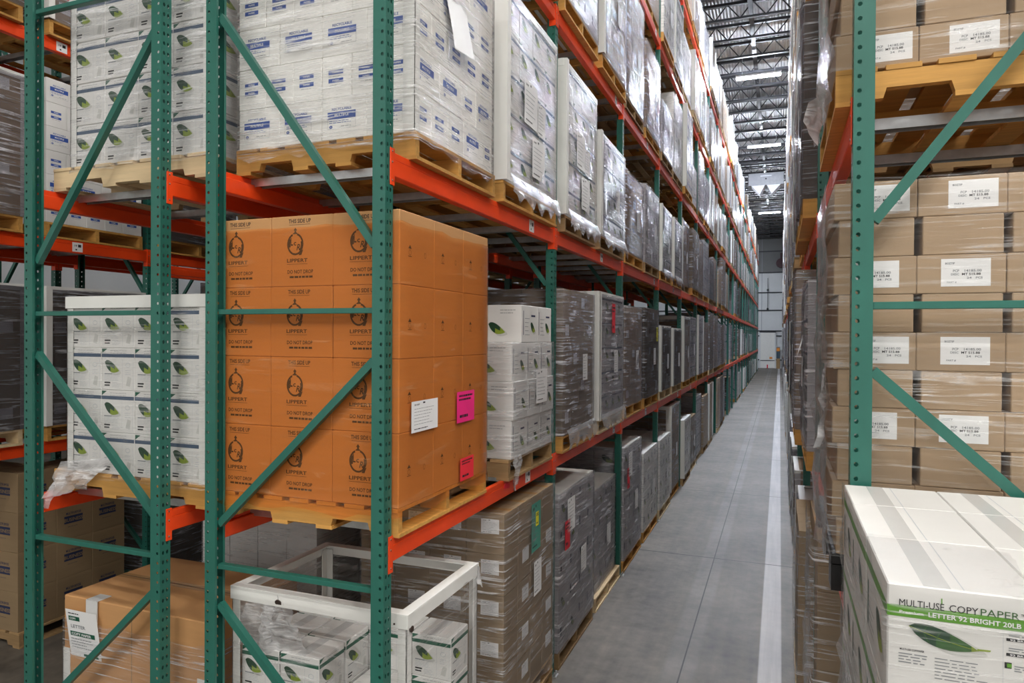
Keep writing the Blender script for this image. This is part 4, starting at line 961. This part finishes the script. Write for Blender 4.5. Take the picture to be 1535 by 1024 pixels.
t2 = link('stretch_wrap', film_mesh(1.10, 0.83, PZ2+0.002, PZ2+5*h, 'film_light', 33, 0.0, 0.1, 0.008, 0.012), None, (0.730, 3.25, 0)); tag(t2, 'clear film round the brown part cartons on yellow pallet', 'stretch film')
film_sheet('loose_film', t, [(-0.568, -0.42, PZ1-0.03), (-0.568, 0.42, PZ1-0.03), (-0.563, 0.42, PZ1+10*h), (-0.575, -0.42, PZ1+10*h)], 7, 14, 'film_milky', 0.009, 22)
film_sheet('loose_film', t2, [(-0.568, -0.42, PZ2-0.10), (-0.568, 0.42, PZ2-0.06), (-0.563, 0.42, PZ2+5*h), (-0.575, -0.42, PZ2+5*h)], 7, 9, 'film_milky', 0.009, 23)
film_sheet('film_tail', t, [(-0.60, -0.40, 2.30), (-0.575, -0.34, 2.28), (-0.565, -0.30, 2.62), (-0.56, -0.36, 2.62)], 4, 7, 'film_milky', 0.008, 12)
film_sheet('film_tail', t2, [(-0.66, -0.38, 3.55), (-0.60, -0.30, 3.46), (-0.56, -0.28, 3.72), (-0.56, -0.40, 3.72)], 4, 6, 'film_milky', 0.008, 13)
pallet((0.75, 4.68, 0), 'pallet under the brown cartons on the floor at right', 1.10, 1.0, 'wood_brown')
w, d, h = 0.30, 0.33, 0.146
for k in range(10):
    for j in range(3):
        if j > 0 and k < 9: continue
        o = carton('rg', lambda: kraft_carton(w-G, d-G, h-0.001, 'carton_dull'), (0.205+w/2, 4.20+d*(j+.5), PH+h*k), 0, 'brown carton on the floor past right rack post, %s, %s deep' % (rown(k, 10), ORD[j]), 'brown floor cartons at the right', 0.0007)
        if j == 0 and k % 2 == 0: label_child(o, 'part_label', 0.13, 0.095, 'part', 'paper_white', (0.07, -d/2+G/2, h*0.5), RX_FRONT, 'white printed part label')
t = link('stretch_wrap', film_mesh(1.10, 0.995, PH, PH+10*h, 'film_clear', 35, 0.0, 0.1, 0.010, 0.016), None, (0.745, 4.695, 0)); tag(t, 'clear bulging film round the brown floor cartons at right', 'stretch film')
# --- copy paper stack in front of the right rack end
w, d, h = 0.281, 0.374, 0.25
TOPZ = 2.2
for k in range(4):
    for j in range(3):
        for i in range(4):
            dd = 0.30 if j == 2 else d
            if not (j == 0 or i == 0 or k == 3): continue
            if k < 3 and j == 0 and i > 1: continue
            carton('cp%.2f' % dd, lambda: copy_carton(w-G, dd-G, h-0.001), (0.215+w*(i+.5), 1.648+d*j+dd/2, TOPZ-h*(4-k)), 0, 'white copy paper carton with green band, %s, %s, %s deep' % (rown(k, 4), coln(i, 4), ORD[j]), 'copy paper cartons at lower right', 0.0007)
t = empty('stretch_wrap', (0.777, 2.172, 0)); link('film', film_mesh(1.126, 1.05, TOPZ-1.0, TOPZ+0.002, 'film_light', 41, 0.05, 0.07, 0.005), t)
film_sheet('film_fold', t, [(-0.565, -0.52, TOPZ+0.004), (-0.30, -0.53, TOPZ+0.004), (-0.26, -0.20, TOPZ+0.005), (-0.56, -0.15, TOPZ+0.005)], 9, 9, 'film_clear', 0.0025, 14)
film_sheet('film_tail', t, [(-0.60, -0.10, 1.42), (-0.59, 0.35, 1.30), (-0.575, 0.36, 1.75), (-0.575, 0.0, 1.72)], 8, 8, 'film_milky', 0.008, 15)
tag(t, 'clear film round the copy paper stack at lower right', 'stretch film')
pallet((0.777, 2.165, TOPZ-1.0-PH), 'wooden pallet under the upper copy paper cartons, lower right', 1.12, 1.04, 'wood_yellow')
mb = MB(); mb.box(-0.56, 0.56, -0.52, 0.52, 0, TOPZ-1.0-PH*2-0.004, 'carton_white', 0.004); o = link('wrapped_load', mb.mesh('wrapped_load'), None, (0.777, 2.165, PH)); tag(o, 'lower white wrapped load carrying the upper copy paper pallet', 'wrapped load')
pallet((0.777, 2.165, 0), 'bottom pallet standing on the floor below the copy paper stack', 1.12, 1.04, 'wood_yellow')

# ------------------------------------------------------------------ wrapped pallet loads (origin: centre of the footprint on the pallet)
PROTO = {}
STY = {'leaf': ('carton_white', 4, 4, 0.245), 'white': ('carton_white', 3, 4, 0.26), 'brown': ('carton_brown', 3, 3, 0.235), 'blue': ('carton_white', 4, 4, 0.212), 'dull': ('carton_dull', 3, 4, 0.24)}
def stack_mesh(style, rows, w, d, far):
    mat, nx, ny, h = STY[style]; mb = MB(); cw, cd = w/nx, d/ny; g = 0.0025; r = random.Random(rows*7+nx)
    if far:
        for k in range(rows): mb.box(-w/2, w/2, -d/2, d/2, h*k, h*(k+1)-0.006, mat)
        for k in range(rows):
            F = Face(mb, (w/2, -d/2, h*k), (0, 1, 0), (0, 0, 1), 0.002)
            for j in range(ny):
                if style == 'leaf': F.poly([(cd*(j+.2), h*.75), (cd*(j+.45), h*.72), (cd*(j+.6), h*.45), (cd*(j+.3), h*.5)], 'leaf_dark')
                elif style in ('white', 'blue'): F.rect(cd*(j+.25), h*.5, cd*(j+.6), h*.66, 'ink_navy' if style == 'white' else 'ink_blue')
        return mb
    for k in range(rows):
        for i in range(nx):
            for j in range(ny):
                if 0 < i < nx-1 and 0 < j < ny-1 and k < rows-1: continue
                e = r.uniform(0, 0.004)
                mb.box(-w/2+cw*i+g/2, -w/2+cw*(i+1)-g/2-e, -d/2+cd*j+g/2, -d/2+cd*(j+1)-g/2, h*k, h*(k+1)-0.002, mat)
                for fc, on, o, u, ln in (('r', i == nx-1, (-w/2+cw*(i+1)-g/2, -d/2+cd*j, h*k), (0, 1, 0), cd), ('f', j == 0, (-w/2+cw*i, -d/2+g/2, h*k), (1, 0, 0), cw)):
                    if not on: continue
                    F = Face(mb, o, u, (0, 0, 1), 0.0012)
                    if style == 'leaf': leaf_panel(F, ln, h, 'stripe_slate', k*5+j, False)
                    elif style == 'blue': blue_panel(F, ln, h, k+j)
                    elif style == 'white':
                        if (i+j+k) % 3: F.rect(ln*.2, h*.45, ln*.34, h*.75, 'ink_navy'); F.lines(ln*.42, ln*.85, h*.25, h*.7, 3, 'ink_grey', 0.006, 0, k+j)
                        else: draw_leaf(F, ln*.25, h*.3, ln*.4, h*.42)
                    elif (k+j) % 3 == 0: F.rect(ln*.25, h*.4, ln*.68, h*.78, 'paper_white')
    return mb
def load_proto(style, rows, board, film, w, d, far):
    key = (style, rows, board, film, round(w, 2), round(d, 2), far)
    if key in PROTO: return PROTO[key], False
    h = STY[style][3]*rows
    if far:
        mb = stack_mesh(style, rows, w, d, True)
        f = film_mesh(w, d, 0, h, film, 3, 0.0, 0.35, 0.012, 0.012); b = len(mb.v)
        k = mb.mi(film); mb.v += [tuple(v.co) for v in f.vertices]
        for p in f.polygons: mb.f.append(tuple(b+i for i in p.vertices)); mb.m.append(k); mb.smooth.append(False)
        if board:
            for sy in (-1, 1): ya, yb = sorted((sy*(d/2+0.02), sy*(d/2-0.05))); mb.box(w/2-0.05, w/2+0.02, ya, yb, 0, h, 'white_board')
        o = link('wrapped_load', mb.mesh('wrapped_load'))
    else:
        o = empty('wrapped_load', (0, 0, 0))
        c = link('carton_stack', stack_mesh(style, rows, w, d, False).mesh('carton_stack'), o); c['kind'] = 'stuff'
        link('stretch_wrap', film_mesh(w, d, 0.0, h, film, len(PROTO)+2, 0.0, 0.13, 0.008, 0.010), o)
        if board:
            for sx in (-1, 1):
                for sy in (-1, 1):
                    e = 0.024 if sy < 0 else 0.0
                    mb = MB(); xa, xb = sorted((sx*(w/2+0.004+e), sx*(w/2-0.062))); ya, yb = sorted((sy*(d/2+0.004+e), sy*(d/2+e))); mb.box(xa, xb, ya, yb, 0, h+0.02, 'white_board')
                    xa, xb = sorted((sx*(w/2+0.004+e), sx*(w/2+e))); ya, yb = sorted((sy*(d/2+0.004+e), sy*(d/2-0.030))); mb.box(xa, xb, ya, yb, 0, h+0.02, 'white_board'); link('corner_board', mb.mesh('corner_board'), o)
            mb = MB(); zt = h+0.021
            mb.box(-w/2-0.006, w/2+0.006, -d/2-0.006, -d/2+0.05, zt, zt+0.004, 'white_board'); mb.box(-w/2-0.006, w/2+0.006, d/2-0.05, d/2+0.006, zt, zt+0.004, 'white_board'); mb.box(w/2-0.05, w/2+0.006, -d/2+0.051, d/2-0.051, zt, zt+0.004, 'white_board'); mb.box(-w/2-0.006, -w/2+0.05, -d/2+0.051, d/2-0.051, zt, zt+0.004, 'white_board')
            mb.box(w/2+0.0065, w/2+0.009, -d/2, d/2, zt-0.05, zt, 'white_board'); mb.box(-w/2, w/2, -d/2-0.032, -d/2-0.0285, zt-0.06, zt, 'white_board'); link('top_rail', mb.mesh('top_rail'), o)
        label_child(o, 'packing_slip', 0.16, 0.23, 'ship', 'paper_white', (w/2+0.022, d*0.12, h*0.45), 0, 'white packing slip')
    PROTO[key] = o
    return o, True
NLOAD = [0]; FAR = {'load': [], 'pallet': []}
DESC = {'leaf': 'film-wrapped leaf-print cartons', 'white': 'film-wrapped white cartons', 'brown': 'film-wrapped brown cartons', 'blue': 'film-wrapped blue-label cartons', 'dull': 'film-wrapped dull brown cartons'}
def wrapped(rk, n, l, slot, style, rows, board=False, film='film_grey', yr=None, xoff=0.0, wood=None, far=False, extra=None, pal=True, w=1.06, poff=0.0):
    bx, fl, tx = RACKS[rk]; tx = {'A': 'left rack', 'B': 'second row left', 'C': 'far left rack', 'R': 'right rack', 'S': 'row behind right rack'}[rk]
    yb = Y0+P*n
    y0, y1 = yr if yr else ((yb+0.115, yb+1.17) if slot == 0 else (yb+1.36, yb+2.45))
    d = 1.04; s = -1 if fl else 1
    xc = bx + s*((0.045 if n < 2 else 0.015)+xoff-w/2); yc = (y0+y1)/2; z = LV[l]
    h = STY[style][3]*rows
    if not inview(xc-w/2, xc+w/2, y0, y1, z, z+PH+h, 20): return None
    half = 'near half' if slot == 0 else 'far half'
    lc = '%s, %s, %s bay from camera, %s' % (tx, LVN[l], ORD[n], half)
    if far == 2:
        FAR['load'].append((style, rows, board, film, w, d, xc, yc, z+PH, (y1-y0)/d, fl)); FAR['pallet'].append((xc, yc, z, y1-y0)); return None
    if pal:
        wd = wood or RND.choice(['wood_yellow', 'wood_brown', 'wood_yellow', 'wood_pale'])
        pallet((xc+s*poff, yc, z), 'wooden pallet, %s' % lc, 1.06, round(y1-y0, 1), wd, not far)
    p, new = load_proto(style, rows, board, film, w, d, bool(far))
    o = p if new else dup(p)
    o.location = (xc, yc, z+PH+0.0015); o.rotation_euler = (0, 0, (PI if fl else 0)); o.scale = (1, (y1-y0)/d, 1)
    tag(o, '%s, %s' % (DESC[style], lc), 'wrapped load', 'film-wrapped pallet loads'); NLOAD[0] += 1
    if rk == 'A' and n < 2 and 0 < l < 3:
        r = random.Random(n*31+l*7+slot); mb = MB(); nu, nv = 16, 4; vs = []
        hang = [0.05+0.075*abs(math.sin(i*0.9+slot+l))*r.uniform(0.6, 1.2) for i in range(nu+1)]
        for j in range(nv+1):
            for i in range(nu+1): vs.append((w/2+0.026+0.03*math.sin(j/nv*2.2)+r.uniform(-0.006, 0.006), -d/2+0.03+(d-0.06)*i/nu, 0.05-(0.05+hang[i])*j/nv+r.uniform(-0.004, 0.004)))
        mb.faces(vs, [(j*(nu+1)+i, j*(nu+1)+i+1, (j+1)*(nu+1)+i+1, (j+1)*(nu+1)+i) for j in range(nv) for i in range(nu)], 'film_milky', True)
        link('film_skirt', mb.mesh('film_skirt'), o)
    if extra:
        for (nm, ww, hh, kd, mt, yy, zz, lb) in extra: label_child(o, nm, ww, hh, kd, mt, (w/2+0.024, yy, zz), 0, lb)
    return o
RED = lambda y, z, hh=0.3: [('note', 0.13, hh, 'note', 'paper_red', y, z, 'red note')]
YEL = lambda y, z: [('note', 0.12, 0.2, 'note', 'paper_yellow', y, z, 'yellow note')]
# left rack, the ones that can be recognised in the photograph
wrapped('A', 0, 2, 1, 'leaf', 5, True, 'film_streak', (4.06, 5.12), extra=[('packing_slip', 0.26, 0.30, 'ship', 'paper_white', -0.10, 0.60, 'upper white sheet'), ('packing_slip', 0.26, 0.28, 'ship', 'paper_white', 0.06, 0.26, 'lower white sheet')])
wrapped('A', 0, 3, 1, 'dull', 5, False)
wrapped('A', 1, 0, 0, 'white', 5, False, 'film_grey', (5.36, 6.48), -0.03, 'wood_brown', extra=RED(-0.36, 0.93, 0.24)+[('packing_slip', 0.2, 0.28, 'ship', 'paper_white', -0.26, 1.08, 'white packing slip')])
wrapped('A', 1, 0, 1, 'white', 4, False, 'film_grey', (6.64, 7.70), -0.09, 'wood_pale', poff=0.05)
wrapped('A', 1, 1, 0, 'dull', 5, False, 'film_grey', (5.35, 6.32))
wrapped('A', 1, 1, 1, 'leaf', 5, True, 'film_grey', (6.50, 7.62), extra=RED(0.0, 1.0))
wrapped('A', 1, 2, 0, 'leaf', 5, True, 'film_streak', (5.35, 6.38))
wrapped('A', 1, 2, 1, 'leaf', 4, True, 'film_grey', (6.52, 7.66))
wrapped('A', 1, 3, 0, 'white', 5, False, 'film_grey')
wrapped('A', 1, 3, 1, 'brown', 6, True, 'film_grey')
wrapped('A', 2, 0, 0, 'white', 5, False, 'film_grey'); wrapped('A', 2, 0, 1, 'white', 4, False, 'film_clear')
wrapped('A', 2, 1, 0, 'brown', 5, False, 'film_grey'); wrapped('A', 2, 1, 1, 'dull', 5, False, 'film_dark', extra=YEL(0.3, 0.85))
wrapped('A', 2, 2, 0, 'brown', 4, False, 'film_grey'); wrapped('A', 2, 2, 1, 'white', 4, False, 'film_grey')
wrapped('A', 2, 3, 0, 'brown', 6, False, 'film_grey'); wrapped('A', 2, 3, 1, 'brown', 5, False, 'film_grey')
wrapped('A', 3, 1, 0, 'dull', 4, True, 'film_dark'); wrapped('A', 3, 1, 1, 'brown', 4, True, 'film_dark')
wrapped('A', 3, 2, 0, 'leaf', 4, True, 'film_grey'); wrapped('A', 3, 2, 1, 'leaf', 4, True, 'film_grey')
DONE = {('A', n, l) for n in range(3) for l in range(4)} | {('A', 3, 1), ('A', 3, 2)}
for rk in 'AR':
    for n in range(1 if rk == 'R' else 2, NB-1):
        for l in range(6):
            if (rk, n, l) in DONE: continue
            for slot in (0, 1):
                q = RND.random(); pe = (0.05 if n < 8 else (0.42 if l < 3 else 0.12)) if rk == 'A' else 0.06
                style = RND.choice(['white', 'white', 'brown', 'leaf', 'brown', 'dull', 'blue']); rows = {'white': 4, 'brown': 5, 'leaf': 4, 'dull': 5, 'blue': 6}[style] + RND.choice([0, 0, 1]) - (1 if RND.random() < 0.2 else 0)
                bd = RND.random() < 0.35; fm = RND.choice(['film_grey', 'film_grey', 'film_clear', 'film_dark'] if l < 3 else ['film_grey', 'film_clear', 'film_clear'])
                xo = RND.uniform(-0.03, 0.035) if rk == 'A' else RND.uniform(0.0, 0.065)
                if q < pe: continue
                if n >= 8 and rk == 'A' and l < 4: xo = RND.uniform(-0.055, -0.03)
                far = 0 if n < 5 else (1 if (n < 16 if rk == 'A' else n < 11) else 2)
                wrapped(rk, n, l, slot, style, rows, bd, fm, None, xo, None, far)
wrapped('R', 0, 1, 1, 'brown', 5, False, 'film_grey', (4.12, 5.12), -0.17, 'wood_brown', poff=-0.165)
wrapped('R', 0, 2, 1, 'dull', 5, False, 'film_grey', None, -0.17)
mb = MB(); vs = []
for j in range(7):
    for i in range(3): vs.append((0.150-0.050*(j/6)**1.5+0.004*math.sin(i+j), 5.37+0.10*i/2-0.05*j/6, 2.74-0.21*j/6))
mb.faces(vs, [(j*3+i, j*3+i+1, j*3+i+4, j*3+i+3) for j in range(6) for i in range(2)], 'paper_white', True)
tag(link('paper_sheet', mb.mesh('paper_sheet')), 'white paper sheet hanging loose into the aisle from a right rack load', 'paper sheet')
# second row left, far left rack and the row behind the right rack
wrapped('B', 0, 0, 1, 'leaf', 5, False, 'film_clear', (4.10, 5.12), 0.0)
wrapped('B', 0, 1, 1, 'dull', 5, False, 'film_dark'); wrapped('B', 0, 2, 1, 'dull', 5, False, 'film_dark')
for nb in (1, 2, 3, 4):
    for l in (0, 1, 2, 3):
        for slot in (0, 1): wrapped('B', nb, l, slot, 'brown' if l < 2 else 'dull', 5, False, 'film_dark', far=0 if nb < 2 else 1)
for slot in (0, 1): wrapped('B', 0, 3, slot, 'dull', 5, False, 'film_dark')
wrapped('C', 0, 1, 0, 'dull', 5, True, 'film_dark', (2.85, 3.97)); wrapped('C', 0, 1, 1, 'dull', 5, True, 'film_dark', (4.17, 5.17))
wrapped('C', 0, 2, 0, 'brown', 5, True, 'film_grey', (2.85, 3.97)); wrapped('C', 0, 3, 0, 'dull', 5, False, 'film_grey', (2.85, 3.97)); wrapped('C', 0, 3, 1, 'brown', 5, True, 'film_grey', (4.19, 5.18))
for nb in (1, 2, 3):
    for l in (0, 2): wrapped('C', nb, l, 0, 'dull', 5, False, 'film_dark', far=1)
for l in (0, 1, 2): wrapped('S', 0, l, 0, 'dull', 5, False, 'film_dark')
# everything beyond the nearest three hundred loads
def merged(name, items, label, cat):
    mb = MB()
    for src, mtx in items:
        b = len(mb.v); mb.v += [tuple(mtx @ v.co) for v in src.vertices]; ms = [mb.mi(m.name) for m in src.materials]
        for p in src.polygons: mb.f.append(tuple(b+i for i in p.vertices)); mb.m.append(ms[p.material_index]); mb.smooth.append(False)
    if mb.v: tag(link(name, mb.mesh(name)), label, cat, None, 'stuff')
its = []
for (style, rows, board, film, w, d, xc, yc, z, sy, fl) in FAR['load']:
    p, new = load_proto(style, rows, board, film, w, d, True)
    its.append((p.data, Matrix.Translation((xc, yc, z+0.0015)) @ Matrix.Rotation(PI if fl else 0, 4, 'Z') @ Matrix.Diagonal((1, sy, 1, 1)), fl))
    if new: p['_tmp'] = 1
for side, tx in ((False, 'left'), (True, 'right')):
    merged('wrapped_load', [q[:2] for q in its if q[2] == side], 'small distant film-wrapped loads deep in the %s rack towards the end wall' % tx, 'wrapped load')
mb = MB(); mb.box(-0.53, 0.53, -0.5, 0.5, 0.1, PH, 'wood_brown')
for yy in (-0.46, 0, 0.46): mb.box(-0.53, 0.53, yy-0.03, yy+0.03, 0, 0.1, 'wood_brown')
sp = mb.mesh('simple_pallet')
for sg, tx in ((-1, 'left'), (1, 'right')):
    merged('wooden_pallet', [(sp, Matrix.Translation((x, y, z)) @ Matrix.Diagonal((1, l, 1, 1))) for (x, y, z, l) in FAR['pallet'] if x*sg > 0], 'small distant pallets deep in the %s rack towards the end wall' % tx, 'pallet')
for p in list(PROTO.values()):
    if p.get('_tmp'): kill(p)
print('CARTONS', NCART[0], 'LOADS', NLOAD[0], 'FAR', len(FAR['load']), 'OBJ', len(SC.objects))

# ------------------------------------------------------------------ world fill light through the wall left out behind the camera, exposure
wd = bpy.data.worlds.new('world'); SC.world = wd; wd.use_nodes = True
bg = wd.node_tree.nodes['Background']; bg.inputs['Color'].default_value = (1.0, 0.97, 0.93, 1); bg.inputs['Strength'].default_value = 0.85
SC.view_settings.view_transform = 'Standard'; SC.view_settings.look = 'None'; SC.view_settings.gamma = 1.0; SC.view_settings.use_curve_mapping = False
SC.view_settings.exposure = 0.0
SC.cycles.max_bounces = 12; SC.cycles.transparent_max_bounces = 24; SC.cycles.diffuse_bounces = 4; SC.cycles.glossy_bounces = 3
